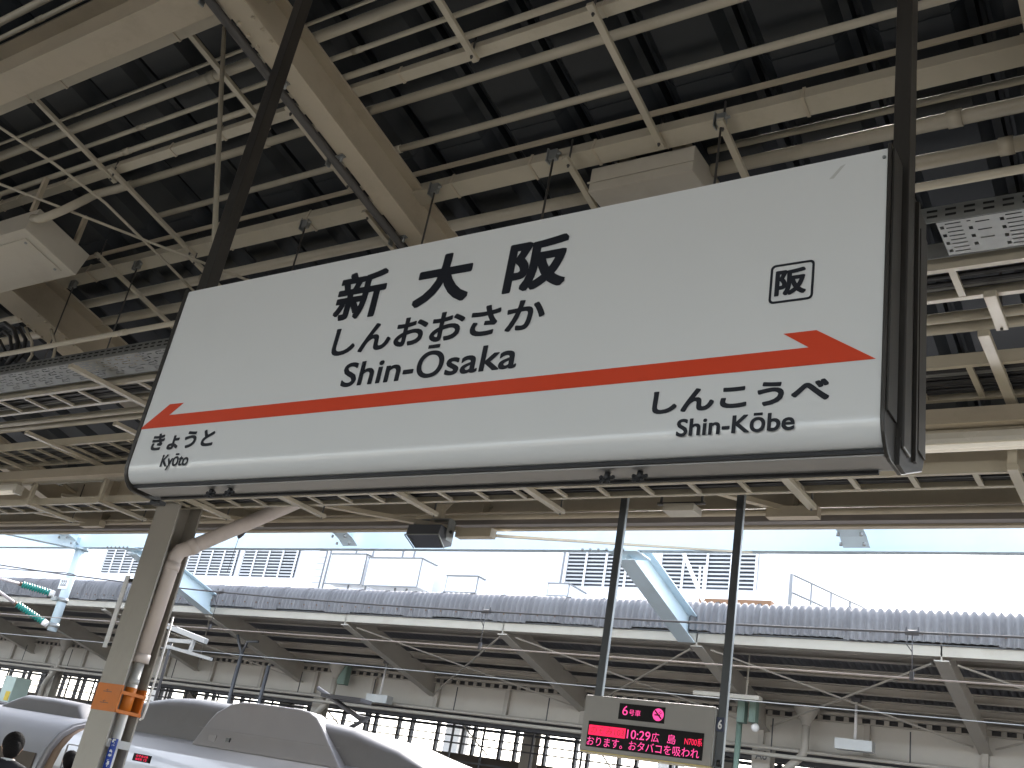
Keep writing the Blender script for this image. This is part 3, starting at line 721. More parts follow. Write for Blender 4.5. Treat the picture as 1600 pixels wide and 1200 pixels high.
q = B(); q.box(-10.085, -10.02, CY0 + .06, CY0 + .072, -1.0, .185); q = B()
q.box(-10.10, -9.985, 7.50, 7.508, -.75, .185); st = obj('blue_strip', q, BLUEP, c)
for i, ch in enumerate('緊急停止スイッチ'):
    lettering(ch, (0, 7.4985, 0), U, V, -10.075, -10.010, .185 - .105 * (i + 1) + .025, .185 - .105 * i - .005 , WHITEP, st, .03)
q = B(); q.box(-10.70, -10.625, 7.435, 7.45, 1.13, 1.98); wp = obj('side_plate', q, WHITEP, c)
for z in (1.17, 1.93):
    q = B(); q.tube([(-10.64, 7.46, z), (-10.53, 7.46, z)], .022, 8); obj('plate_clamp', q, BLACK, c)

d = thing('drain_pipe', 'pinkish white drain pipe bending from the gutter into the column', 'drain pipe', (-10.15, 7.6, FLOOR))
el = Vector((-10.13, 7.6, 2.30)); tp = Vector((-9.97, 9.15, 3.30)); tp = Vector((-9.3, 8.55, 3.30))
mid = el + (tp - el).normalized() * .10
q = B(); q.tube([(-10.16, 7.6, 1.10), (-10.13, 7.6, 2.18), el + Vector((.004, .004, -.04)), el + Vector((.03, .03, .05)), el + (tp - el).normalized() * .16, tp, tp + Vector((.35, .5, .35))], .090, 16); obj('pipe', q, DRAIN, d)
q = B(); q.tube([(-10.131, 7.6, 2.10), (-10.13, 7.6, 2.2)], .098, 16); obj('collar', q, DRAIN, d)
q = B(); dv = (tp - el).normalized(); q.tube([el + dv * .17, el + dv * .27], .098, 16); obj('collar', q, DRAIN, d)
q = B(); q.tube([(-10.16, 7.6, 1.02), (-10.16, 7.6, 1.12)], .099, 16); obj('collar', q, DRAIN, d)
q = B(); q.tube([(-10.17, 7.6, FLOOR), (-10.16, 7.6, 1.02)], .058, 16); obj('lower_pipe', q, PVC, d)
q = B(); q.tube([(-10.165, 7.6, .78), (-10.165, 7.6, .84)], .064, 16); obj('joint', q, PVC, d)
q = B(); q.tube([(-10.165, 7.6, zo0), (-10.165, 7.6, zo1)], .066, 16); obj('orange_wrap', q, BAND, d)
q = B(); q.tube([(-10.168, 7.6, .10), (-10.168, 7.6, .17)], .063, 16); obj('clamp', q, PVC, d)
# small cable down the column's rear edge
q = B(); q.tube([(-10.07, 7.79, 1.6), (-10.05, 7.79, 1.0), (-10.05, 7.79, .55), (-10.06, 7.79, .45), (-10.10, 7.79, .43)], .012, 8)
obj('column_cable', q, WHITEC, None, 'thin white cable down the rear edge of the banded column', 'cable')

t = thing('hanging_hook', 'small dark wedge hook hanging from the gutter right of the drain pipe', 'hook', (-10.9, 8.9, 3.0))
q = B(); q.tube([(-10.62, 8.9, 3.20), (-10.63, 8.9, 3.12), (-10.66, 8.9, 2.98), (-10.67, 8.9, 2.92)], [.03, .075, .05, .015], 8); obj('wedge', q, DKSTEEL, t)
q = B(); q.tube([(-10.67, 8.9, 2.92), (-10.70, 8.9, 2.45)], .004, 5); q.tube([(-10.62, 8.9, 3.19), (-10.75, 9.15, 3.22)], .01, 6); obj('wire', q, DKSTEEL, t)

# ================================================================== LOUDSPEAKER
sp = thing('loudspeaker', 'dark wedge loudspeaker hanging from the eave girder', 'loudspeaker', (-7.35, 8.9, 3.0))
q = B(); vs = []
for x, s in ((-7.64, -1), (-7.16, 1)):
    vs += [(x, 8.72, 2.905), (x + s * -.03, 8.90, 2.80), (x - s * .05, 9.06, 2.87), (x - s * .05, 9.06, 3.03), (x, 8.74, 3.03)]
q.add(vs, [(0, 1, 2, 3, 4), (5, 6, 7, 8, 9)] + [(i, (i + 1) % 5, 5 + (i + 1) % 5, 5 + i) for i in range(5)]); obj('cabinet', q, SPKD, sp, bevel=.006)
fn = Vector((0, -.105, -.18)).normalized()
q = B(); o4 = [Vector(v) for v in ((-7.625, 8.726, 2.9015), (-7.175, 8.726, 2.9015), (-7.200, 8.895, 2.803), (-7.600, 8.895, 2.803))]
q.add([v + fn * .008 for v in o4] + [v + fn * .001 for v in o4], [(0, 1, 2, 3), (4, 5, 6, 7)] + [(i, (i + 1) % 4, 4 + (i + 1) % 4, 4 + i) for i in range(4)]); obj('grille', q, SPKG, sp)
q = B(); q.bar((-7.65, 8.715, 2.903), (-7.15, 8.715, 2.903), .012, .012); q.bar((-7.15, 8.715, 2.90), (-7.178, 8.895, 2.795), .012, .012); q.bar((-7.65, 8.715, 2.90), (-7.622, 8.895, 2.795), .010, .010); obj('grille_rim', q, GALV, sp)
q = B(); q.box(-7.150, -7.140, 8.84, 8.97, 2.88, 3.13); q.box(-7.66, -7.65, 8.84, 8.97, 2.88, 3.13); q.box(-7.66, -7.14, 8.86, 8.95, 3.131, 3.141); obj('yoke', q, GALV, sp)
q = B(); q.box(-7.38, -7.30, 8.87, 8.94, 3.142, 3.32); obj('mount', q, BEIGE, sp)
q = B(); q.tube([(-7.138, 8.9, 2.99), (-7.125, 8.9, 2.99)], .02, 8); obj('knob', q, BLACK, sp)
q = B(); q.bar((-7.60, 8.75, 2.875), (-7.57, 8.80, 2.846), .004, .02, up=(0, -1, -1)); obj('badge', q, GALV, sp)

# small sensor plate under the ladder
t = thing('sensor_plate', 'small flat beige box below the lowest ladder, between the display poles', 'sensor box', (-4.0, 8.0, 2.9))
q = B(); q.box(-4.02, -3.72, 7.95, 8.14, 2.86, 2.93); obj('box', q, BOXP, t, bevel=.004)
q = B(); q.box(-4.1, -3.64, 7.99, 8.03, 2.935, 2.955); q.tube([(-4.07, 8.01, 2.95), (-4.07, 8.01, 3.4)], .012, 8); q.tube([(-3.67, 8.01, 2.95), (-3.67, 8.01, 3.4)], .012, 8); obj('hanger', q, ROD, t)

# ================================================================== DEPARTURE DISPLAY
DY = 8.0
D = thing('departure_display', 'grey hanging departure display with pink and red glowing characters', 'departure display', (-3.96, 8.1, .74))
dx0, dx1, dz0, dz1 = -4.565, -3.365, .742, 1.20
q = B(); q.box(dx0, dx1, DY, DY + .20, dz0, dz1); obj('casing', q, DISPC, D, bevel=.008)
q = B(); q.box(dx0 + .003, dx1, DY + .004, DY + .196, dz0 - .010, dz0 - .001); obj('bottom_trim', q, mat('trim_yellow', (.62, .5, .2), .4), D)
q = B(); q.box(dx1 + .001, dx1 + .006, DY + .012, DY + .19, dz0 + .01, dz1 - .01); obj('side_panel', q, DISPS, D)
def du(px, py):
    dd = right * ((px - 800) / 1586.3) + down * ((py - 600) / 1586.3) + fwd
    return dd.x * DY / dd.y, dd.z * DY / dd.y
UP = (-4.225, -3.80, 1.025, 1.155)
q = B(); q.box(UP[0], UP[1], DY - .006, DY - .001, UP[2], UP[3]); up = obj('upper_screen', q, DISPB, D)
LO = (-4.50, -3.44, .775, .985)
q = B(); q.box(LO[0], LO[1], DY - .006, DY - .001, LO[2], LO[3]); lo = obj('lower_screen', q, DISPB, D)
PD = (0, DY - .0075, 0)
lettering('6', PD, U, V, UP[0] + .035, UP[0] + .085, UP[2] + .035, UP[2] + .112, LEDP, up, .0)
lettering('号車', PD, U, V, UP[0] + .098, UP[0] + .205, UP[2] + .036, UP[2] + .086, LEDP, up, .0)
cx, cz, r_ = UP[1] - .058, UP[2] + .066, .05
q = B(); pts = [(cx + r_ * math.cos(2 * math.pi * i / 28), cz + r_ * math.sin(2 * math.pi * i / 28)) for i in range(28)]
q = flat_poly(pts, PD, U, V, (0, -1, 0), .0004); ns = obj('no_smoking_disc', q, LEDP, up)
q = B(); q.bar((cx - .032, DY - .009, cz + .032), (cx + .032, DY - .009, cz - .032), .002, .012, up=(0.7, 0, .7)); q.bar((cx - .034, DY - .0088, cz - .003), (cx + .018, DY - .0088, cz - .003), .001, .011)
q.bar((cx + .004, DY - .0088, cz + .012), (cx + .02, DY - .0088, cz + .030), .001, .005, up=(0, 0, 1)); q.bar((cx + .016, DY - .0088, cz + .006), (cx + .033, DY - .0088, cz + .020), .001, .005)
obj('no_smoking_bars', q, DISPB, ns)
zr1, zr2 = .882, .945
q = B(); q.box(LO[0] + .012, LO[0] + .362, DY - .0085, DY - .0065, .872, .953); rb = obj('red_panel', q, LEDR, lo)
lettering('のぞみ103', (0, DY - .0095, 0), U, V, LO[0] + .03, LO[0] + .35, .885, .942, mat('led_off', (.35, .02, .03), .4), rb, 0)
lettering('10:29', PD, U, V, LO[0] + .378, LO[0] + .592, .876, .948, LEDP, lo, .004)
lettering('広', PD, U, V, LO[0] + .604, LO[0] + .672, .873, .947, LEDP, lo, .0)
lettering('島', PD, U, V, LO[0] + .748, LO[0] + .822, .873, .947, LEDP, lo, .0)
lettering('N700系', PD, U, V, LO[0] + .900, LO[0] + 1.052, .880, .940, LEDR, lo, .004)
lettering('おります。おタバコを吸われ', PD, U, V, LO[0] + .008, LO[0] + 1.035, .785, .860, LEDP, lo, .0)
# poles
for xp, yp, zb_ in ((-4.475, 8.06, dz1 + .001), (-3.325, 8.06, -.0 + dz0 - .10)):
    pr = [(-.03, -.022), (.03, -.022), (.03, .022), (-.03, .022)]
    q = B(); q.prism(pr, (xp, yp, zb_), (xp, yp, RZ(8, 5.85)), up=(0, 1, 0)); pl = obj('pole', q, POLEG, D)
    q = B(); q.box(xp + .031, xp + .036, yp - .012, yp + .024, zb_, RZ(8, 5.85)); obj('pole_edge', q, POLEL, pl)
q = B(); q.box(-3.355, -3.29, 8.020, 8.034, 1.015, 1.125); pp = obj('number_plate', q, NAVY, D)
lettering('6', (0, 8.0185, 0), U, V, -3.340, -3.305, 1.032, 1.108, WHITEP, pp, .03)
q = B(); q.tube([(-3.31, 8.03, .75), (-3.31, 8.03, .80)], .02, 8); obj('pole_clip', q, BLACK, D)

# ================================================================== TRAIN
T = thing('bullet_train', 'white high speed train with grey roof hoods standing at the track beyond the column', 'train', (-12, 11.2, -2.8))
TY = 11.2
def car_prof(k=1.0):
    # half profile from side bottom to roof centre (dy from centre, z)
    pts = [(1.62, -2.45), (1.68, -1.9), (1.68, -.6), (1.66, -.25), (1.61, -.02), (1.49, .19), (1.30, .335), (1.05, .43), (.7, .495), (.3, .52)]
    pr = [(-a * k, z) for a, z in pts] + [(0, .525)] + [(a * k, z) for a, z in pts[::-1]]
    return pr
def car(x0, x1):
    pr = car_prof(); n = len(pr); q = B()
    vs = [(x, TY + a, z) for x in (x0, x1) for a, z in pr]
    q.add(vs, [(i, i + 1, n + i + 1, n + i) for i in range(n - 1)], True)
    q.add(vs, [tuple(range(n)), tuple(range(n, 2 * n)), (0, n - 1, 2 * n - 1, n)])
    return q
cars = [(-60, -35.6), (-35.0, -14.35), (-13.95, 14.0)]
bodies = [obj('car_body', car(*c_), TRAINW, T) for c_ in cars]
for xa, xb in ((-14.35, -13.95), (-35.6, -35.0)):
    q = car(xa, xb); cc = Vector((0, TY, -.8)); q.v = [Vector((v.x, TY + (v.y - TY) * .955, -.8 + (v.z + .8) * .955)) for v in q.v]; obj('bellows', q, BELLOW, T)
q = B(); pr = car_prof(1.0); 
# grey car end shroud
q = car(-14.36, -14.26); q.v = [Vector((v.x, TY + (v.y - TY) * .985, -.8 + (v.z + .8) * .985)) for v in q.v]; obj('end_shroud', q, TRAING, T)
# roof equipment hood (truncated wedge) on the near car: outline in (x, z), spans in y
def hood(x0, x1, x2, x3, zb, zt, ya, yb, yat, ybt, name, m):
    n_ = 16; q = B(); rows = []
    for (s, (yl, yr)) in enumerate(((ya, yb), (yat, ybt))): pass
    def outline(y, f):
        pts = []
        pts.append((x0, zb)); pts.append((x0 + (x1 - x0) * .5, zb + (zt - zb) * .52))
        for i in range(5): 
            t_ = i / 4; pts.append((x1 - (x1 - x0) * .08 * (1 - t_) ** 2 + t_ * .15, zt - (zt - zb) * .06 * (1 - t_) ** 2))
        for i in range(6):
            t_ = i / 5; a = R(90) * t_
            pts.append((x2 - .3 + (.3) * math.sin(a), zt - .20 * (1 - math.cos(a)) * (zt - zb) / .6))
        pts.append((x2 + (x3 - x2) * .45, zb + (zt - zb) * .42)); pts.append((x3, zb))
        return [(x, y, zb + (z - zb) * f) for x, z in pts]
    ys = [(ya, 0.02), (ya + .005, .3), (yat - .06, .93), (yat, .99), (ybt, .99), (ybt + .06, .93), (yb - .005, .3), (yb, .02)]
    allr = [outline(y, f) for y, f in ys]; m_ = len(allr[0])
    # shrink outline with height on the sides so that the long sides lean in
    vs = [v for r0 in allr for v in r0]
    fs = [(j * m_ + i, j * m_ + i + 1, (j + 1) * m_ + i + 1, (j + 1) * m_ + i) for j in range(len(ys) - 1) for i in range(m_ - 1)]
    q.add(vs, fs, True); return obj(name, q, m, T)
# main hood side plate: a tall shield standing near the roof edge
def shield(pts, y, ytop, th, name, m):
    zb = min(p[1] for p in pts); zt = max(p[1] for p in pts); q = B(); n = len(pts)
    f = lambda z: y + (ytop - y) * (z - zb) / (zt - zb)
    vs = [(x, f(z), z) for x, z in pts] + [(x, f(z) + th, z) for x, z in pts]
    q.add(vs, [tuple(range(n)), tuple(range(n, 2 * n))] + [(i, (i + 1) % n, n + (i + 1) % n, n + i) for i in range(n)])
    return obj(name, q, m, T, bevel=.02)
HY = 9.90
sh = shield([(-11.63, .34), (-11.50, .66), (-11.415, .80), (-11.2, .935), (-11.02, .975), (-10.83, .985), (-10.3, .985), (-9.9, .978), (-9.74, .96), (-9.58, .90), (-9.44, .80), (-9.2, .60), (-8.93, .38), (-8.88, .34)], HY, HY + .14, .26, 'pantograph_shield', TRAING)
q = B(); q.box(-11.34, -11.20, HY + .012, HY + .03, .415, .50); obj('hatch', q, TRAING, sh)
q = B(); q.box(-10.99, -10.92, HY + .005, HY + .025, .44, .49); obj('vent', q, TRAIND, sh)
q = B(); q.box(-11.6, -9.0, HY + .03, HY + .042, .575, .578); obj('seam', q, TRAING, sh)
# long low hoods behind the shield
def ridge_hood(pts, yc, half, name):
    q = B(); rows = []
    for x, z in pts:
        row = []
        for i in range(17):
            a = math.pi * i / 16; h = z - .40
            ca = math.cos(a); row.append((x, yc - half * (1 if ca > 0 else -1) * abs(ca) ** .30, .38 + max(0, h) * (abs(math.sin(a)) ** .22)))
        rows.append(row)
    n = 17; vs = [v for r0 in rows for v in r0]
    q.add(vs, [(j * n + i, j * n + i + 1, (j + 1) * n + i + 1, (j + 1) * n + i) for j in range(len(rows) - 1) for i in range(n - 1)], True)
    return obj(name, q, TRAINH, T)
lh = ridge_hood([(-14.05, .40), (-13.95, .62), (-13.3, .84), (-12.6, .97), (-12.3, .99), (-12.0, 1.0), (-11.0, .97), (-10.6, .94), (-10.2, .925), (-9.6, .92), (-9.0, .87), (-8.6, .78), (-8.2, .70), (-7.8, .56), (-7.4, .40)], 11.0, .95, 'roof_hood')
q = B(); q.bar((-10.02, 10.03, .45), (-9.92, 10.2, .88), .012, .012); obj('seam', q, TRAIND, lh)
ridge_hood([(-17.1, .40), (-16.7, .62), (-16.4, .73), (-15.6, .735), (-14.9, .71), (-14.6, .40)], 11.1, .85, 'roof_hood')
q = B(); q.box(-34, -17.2, 10.25, 12.1, .50, .535); obj('roof_rail', q, TRAING, T)
# window band, stripe, door, led panel
for (xa, xb) in ((-34.6, -14.75), (-13.3, 13.5)):
    x = xa
    while x < xb - .7:
        q = B(); q.box(x, x + .55, TY - 1.695, TY - 1.672, -.95, -.45); obj('window', q, TRAIND, T); x += 1.04
    q = B(); q.box(xa, xb, TY - 1.693, TY - 1.683, -1.22, -1.06); obj('blue_stripe', q, TRAINBL, T)
q = B(); q.box(-16.5, -14.42, TY - 1.70, TY - 1.672, -1.0, -.14); obj('dark_panel', q, WALLD, T)
q = B()
q.box(-13.75, -13.735, TY - 1.69, TY - 1.67, -1.9, .05); q.box(-12.95, -12.935, TY - 1.69, TY - 1.67, -1.9, .05); q.box(-13.75, -12.935, TY - 1.675, TY - 1.65, .05, .065); obj('door_seam', q, TRAING, T)
q = B(); q.box(-12.24, -11.90, TY - 1.69, TY - 1.655, .005, .10); lp = obj('led_panel', q, DISPB, T)
lettering('のぞみ', (0, TY - 1.692, 0), U, V, -12.18, -12.02, .058, .088, LEDR, lp, .01); lettering('広島', (0, TY - 1.692, 0), U, V, -12.01, -11.93, .058, .088, LEDR, lp, .01)
lettering('指定席', (0, TY - 1.692, 0), U, V, -12.18, -12.04, .018, .048, LEDR, lp, .01); lettering('12', (0, TY - 1.692, 0), U, V, -12.00, -11.94, .018, .048, LEDR, lp, .01)
# wheels / bogies
for xb in (-16.8, -11.2, 4.0):
    q = B()
    for dx in (-1.25, 1.25):
        for s in (-1, 1): q.tube([(xb + dx, TY + s * .66, -2.37), (xb + dx, TY + s * .78, -2.37)], .43, 20)
    q.box(xb - 1.7, xb + 1.7, TY - 1.0, TY + 1.0, -2.5, -2.3); obj('bogie', q, DKSTEEL, T)

# ================================================================== LIGHT BLUE CATENARY GANTRY
G = thing('catenary_gantry', 'light blue steel gantry girder spanning above the tracks', 'gantry', (0, 15.2, 4.7))
q = B(); q.ibeam((-60, 15.2, 4.735), (25, 15.2, 4.735), 1.2, .16, .02, .02); obj('girder', q, BLUEST, G)
for x in (-21.97, -8.30, 5.2):
    q = B(); q.ibeam((x, 15.25, 4.60), (x, 18.05, 3.84), .50, .34, .025, .02); obj('brace', q, BLUEST, G)
    q = B(); q.box(x - .3, x + .3, 15.05, 15.6, 4.70, 4.726); obj('node_plate', q, BLUEST, G)
    q = B()
    for i in range(6): q.tube([(x - .75 + .16 * i, 15.02, 4.73), (x - .75 + .16 * i, 15.02, 4.69)], .022, 6)
    obj('bolts', q, GALV, G, kind='stuff')
for x in (-24.1, -14.55, -4.30):
    q = B(); pr = [(10.5, 5.0), (14.0, 5.0), (14.5, 4.96), (14.8, 4.88), (15.0, 4.77), (15.0, 5.7), (10.5, 5.7)]
    n = len(pr); vs = [(x - .01, y, z) for y, z in pr] + [(x + .01, y, z) for y, z in pr]
    q.add(vs, [tuple(range(n)), tuple(range(n, 2 * n))] + [(i, (i + 1) % n, n + (i + 1) % n, n + i) for i in range(n)])
    lowr = pr[:5]
    vs = [(x + s * .2, y, z - .02 * k) for k in (0, 1) for s in (-1, 1) for y, z in lowr]
    for i in range(4):
        q.add([vs[i], vs[i + 1], vs[5 + i + 1], vs[5 + i], vs[10 + i], vs[11 + i], vs[16 + i], vs[15 + i]], [(0, 1, 2, 3), (4, 5, 6, 7), (0, 1, 5, 4), (3, 2, 6, 7), (0, 3, 7, 4), (1, 2, 6, 5)])
    obj('cross_beam', q, BLUEST, G)
    q = B()
    for i in range(5): q.tube([(x - .17, 14.1 + .17 * i, 4.98 - .045 * i * i * .3), (x - .17, 14.1 + .17 * i, 4.93 - .045 * i * i * .3)], .025, 6); q.tube([(x + .17, 14.1 + .17 * i, 4.98 - .045 * i * i * .3), (x + .17, 14.1 + .17 * i, 4.93 - .045 * i * i * .3)], .025, 6)
    obj('bolts', q, GALV, G, kind='stuff')
# horizontal diagonal light blue arm at left
q = B(); q.bar((-24.0, 15.0, 4.80), (-29.0, 11.5, 4.95), .25, .3); obj('arm', q, BLUEST, G)

PT = thing('catenary_post', 'light blue round drop post carrying a small number plate', 'post', (-24.1, 15.2, 2.6))
q = B(); q.tube([(-24.1, 15.2, 2.58), (-24.1, 15.2, 4.72)], .115, 16); obj('post', q, BLUEST, PT)
q = B(); q.tube([(-24.1, 15.2, 4.68), (-24.1, 15.2, 4.725)], .22, 16); obj('flange', q, BLUEST, PT)
q = B(); q.box(-24.26, -23.90, 15.055, 15.07, 3.62, 3.90); pn = obj('number_plate', q, WHITEP, PT)
lettering('222', (0, 15.052, 0), U, V, -24.20, -23.96, 3.70, 3.84, DKSTEEL, pn, .02)
for z in (3.36, 2.72):
    q = B(); q.tube([(-24.1, 15.2, z - .05), (-24.1, 15.2, z + .05)], .135, 16); q.box(-24.3, -24.1, 15.0, 15.1, z - .05, z + .05); obj('clamp', q, GALV, PT)
q = B(); q.tube([(-24.1, 15.2, 4.02), (-24.1, 15.2, 4.04)], .12, 16); obj('strap', q, DKSTEEL, PT)
def insulator(p0, p1, p2, label):
    p0, p1, p2 = Vector(p0), Vector(p1), Vector(p2)
    t = thing('insulator', label, 'insulator', p0, 'green ribbed insulators')
    dv = (p1 - p0)
    q = B(); q.tube([p0 - dv * .02, p0 + dv * .12], [.075, .085], 12); obj('white_cap', q, WHITEC, t)
    pts = []; rs = []
    nr = 11
    for i in range(nr):
        for f, r_ in ((0, .055), (.3, .09), (.55, .09), (.6, .055)):
            pts.append(p0 + dv * (.13 + .87 * (i + f) / nr)); rs.append(r_)
    q = B(); q.tube(pts, rs, 14); obj('ribbed_body', q, GREEN, t)
    q = B(); q.tube([p1, p1 + (p2 - p1) * .06], .05, 10); obj('end_fitting', q, RUST, t)
    q = B(); q.tube([p1, p2], .036, 10); obj('rod', q, PINKW, t)
def w3(px, py, y):
    dd = right * ((px - 800) / 1586.3) + down * ((py - 600) / 1586.3) + fwd
    return dd * (y / dd.y)
insulator(w3(84, 928, 14.9), w3(34, 913, 14.3), w3(-40, 893, 13.0), 'upper green insulator beside the light blue post')
insulator(w3(73, 975, 14.9), w3(26, 944, 14.3), w3(-40, 897, 13.0), 'lower green insulator beside the light blue post')

# catenary wires
def wire(pts, r, label, m=DKSTEEL): 
    q = B(); q.tube(pts, r, 6); return obj('overhead_wire', q, m, None, label, 'wire', 'overhead wires')
def sag(x): return 2.62 + .00115 * (x + 4.2) ** 2 + (.0016 * (x + 9) ** 2 if x < -9 else 0)
wire([(x, 11.2, sag(x)) for x in range(-34, 13, 2)], .013, 'dark messenger wire crossing in front of the grey corrugated fascia')
wire([(-40, 11.2, 2.15), (12, 11.2, 2.15)], .0085, 'bright contact wire above the train roof', mat('copper_wire', (.32, .28, .25), .35, metal=.6))
wire([(-40, 15.5, 2.46), (12, 15.5, 2.46)], .008, 'pale wire beyond, in front of the far girder', GALV)
wire([(-24.1, 15.05, 4.03), (-40, 14.5, 4.25)], .012, 'wire tied to the strap of the light blue post')
for i, x in enumerate((-13.5, -8.10, -2.6)):
    t = thing('dropper', ('dropper hanging above the pantograph shield', 'dropper at the middle of the contact wire', 'dropper at the right between the overhead wires')[i], 'dropper', (x, 11.2, 2.15), 'droppers between the overhead wires')
    q = B(); q.tube([(x, 11.2, 2.15), (x, 11.2, sag(x))], .006, 6); obj('rod', q, DKSTEEL, t)
    q = B(); q.tube([(x - .07, 11.2, sag(x)), (x + .07, 11.2, sag(x))], .028, 8); q.tube([(x - .06, 11.2, sag(x) - .02), (x - .06, 11.2, sag(x) + .06)], .012, 6); q.tube([(x + .06, 11.2, sag(x) - .02), (x + .06, 11.2, sag(x) + .06)], .012, 6); obj('clamp', q, DKSTEEL, t)
    q = B(); q.box(x - .02, x + .02, 11.185, 11.215, 2.13, 2.22); obj('clip', q, DKSTEEL, t)
    q = B(); q.tube([(x - .04, 11.2, sag(x)), (x - .06, 11.2, sag(x) - .12), (x, 11.2, sag(x) - .2)], .006, 6); obj('jumper', q, DKSTEEL, t)

# ================================================================== FAR CANOPY
F = thing('far_canopy', 'far platform canopy with grey corrugated fascia and beige beams', 'canopy', (-10, 20, FLOOR))
# corrugated sheets: fascia bends over into the roof
PIT = .142; NC = 6
path = [(18.02, 4.06), (18.02, 4.22), (18.03, 4.40), (18.06, 4.52), (18.13, 4.61), (18.25, 4.655), (18.45, 4.63), (20.0, 4.28), (22.4, 3.73), (24.2, 4.1), (27.1, 4.75)]
def sheet(seed):
    rnd = random.Random(seed); q = B(); rows = []; ns = NC * 8 + 1; jz = rnd.uniform(-.018, .018)
    nrm = []
    for i, p in enumerate(path):
        a = Vector((path[min(i + 1, len(path) - 1)][0] - path[max(i - 1, 0)][0], path[min(i + 1, len(path) - 1)][1] - path[max(i - 1, 0)][1])).normalized()
        nrm.append(Vector((-a.y, a.x)))
    for j, p in enumerate(path):
        for i in range(ns):
            u = i / (ns - 1) * NC; h = .031 * math.cos(2 * math.pi * u) + .008 * (i / ns)
            off = nrm[j] * h
            zz = p[1] + off.y + (jz if j < 2 else 0); yy = p[0] + off.x
            q.v.append(Vector((u * PIT, yy, zz)))
    for j in range(len(path) - 1):
        for i in range(ns - 1):
            q.f.append([j * ns + i, j * ns + i + 1, (j + 1) * ns + i + 1, (j + 1) * ns + i]); q.sm.append(True)
    return q
SW = NC * PIT - .022
tmpl = []
for sd_ in range(3):
    qq = sheet(sd_); x = -46 + sd_ * SW; qq.v = [v + Vector((x, 0, 0)) for v in qq.v]
    tmpl.append(obj('corrugated_sheet', qq, SLATE, F, at=(x + 10, 0, 0)))
k = 3
while -46 + k * SW < 8:
    c_ = again(tmpl[k % 3], ((k - k % 3) * SW, 0, random.uniform(-.006, .006))); k += 1
# sheet screws
q = B(); x = -30.0
while x < 6:
    q.tube([(x, 17.99, 4.20), (x, 17.97, 4.20)], .018, 6); x += .426
obj('screws', q, RUST, F, kind='stuff')
q = B(); q.box(-50, 8, 18.07, 18.30, 3.86, 4.05); obj('fascia_beam', q, FARB, F)
q = B(); q.box(-50, 8, 18.05, 18.066, 4.03, 4.055); obj('drip_edge', q, DKSTEEL, F)
for yy in (18.62, 19.35, 20.1, 20.8, 21.45):
    q = B(); z = 4.27 - .235 * (yy - 18)
    q.prism([(-.06, 0), (.06, 0), (.06, .16), (-.06, .16), (-.06, .14), (.04, .14), (.04, .02), (-.06, .02)], (8, yy, z), (-50, yy, z)); obj('purlin', q, FARB, F)
# flat underside between purlins reads as corrugated sheets (the same sheets)
for x in (-40.0, -35.5, -31.0, -26.5, -21.97, -17.1, -12.55, -8.1, -3.73, .8, 5.2):
    q = B(); pr = [(18.07, 3.80), (19.5, 3.47), (21.72, 2.96), (21.98, 2.90), (21.98, 3.42), (18.07, 4.26)]; n = len(pr)
    vs = [(x - .012, y, z) for y, z in pr] + [(x + .012, y, z) for y, z in pr]
    q.add(vs, [tuple(range(n)), tuple(range(n, 2 * n))] + [(i, (i + 1) % n, n + (i + 1) % n, n + i) for i in range(n)])
    for i in range(3):
        (ya, za), (yb, zb2) = pr[i], pr[i + 1]
        q.bar((x, ya, za - .012), (x, yb, zb2 - .012), .24, .022)
    obj('beam', q, FARB, F)
q = B(); q.box(-50, 8, 22.0, 22.02, 2.60, 3.22); fg = obj('girder', q, FARG, F)
q = B(); q.box(-50, 8, 21.88, 22.0, 3.34, 3.40); q.box(-50, 8, 21.9, 22.0, 3.215, 3.235); obj('girder_flange', q, FARB, F)
q = B(); q.box(-50, 8, 21.80, 22.02, 2.575, 2.598); obj('girder_flange', q, FARB, F)
x = -49.9; q = B(); q.box(x, x + .10, 21.97, 22.0, 3.236, 3.339); sb = obj('slot_bar', q, FARB, F, at=(x + 10, 0, 0)); kk = 1
while x + kk * .27 < 8 and kk < 280: again(sb, (kk * .27, 0, 0)); kk += 1
q = B(); q.box(-50, 8, 22.2, 22.22, 3.2, 3.42); obj('slot_backing', q, DKSTEEL, F)
for x in [-39 + 2.2 * i for i in range(21)]:
    q = B(); q.box(x, x + .12, 21.9, 21.995, 2.6, 3.21); obj('stiffener', q, FARB, fg)
# roof gutter board above the girder
q = B(); q.prism([(-.3, 0), (.3, .1), (.3, .13), (-.3, .03)], (8, 21.75, 3.46), (-50, 21.75, 3.46)); obj('gutter_board', q, FARB, F)
# X bracing
for xa, xb in ((-8.1, -3.73), (-17.1, -12.55), (-26.5, -21.97), (-3.73, .8), (-12.55, -8.1)):
    for (p0, p1) in (((xa + .2, 18.3, 3.78), (xb - .2, 21.8, 2.98)), ((xb - .2, 18.3, 3.78), (xa + .2, 21.8, 2.98))):
        q = B(); q.bar(p0, p1, .035, .03); obj('bracing', q, FARB, F)

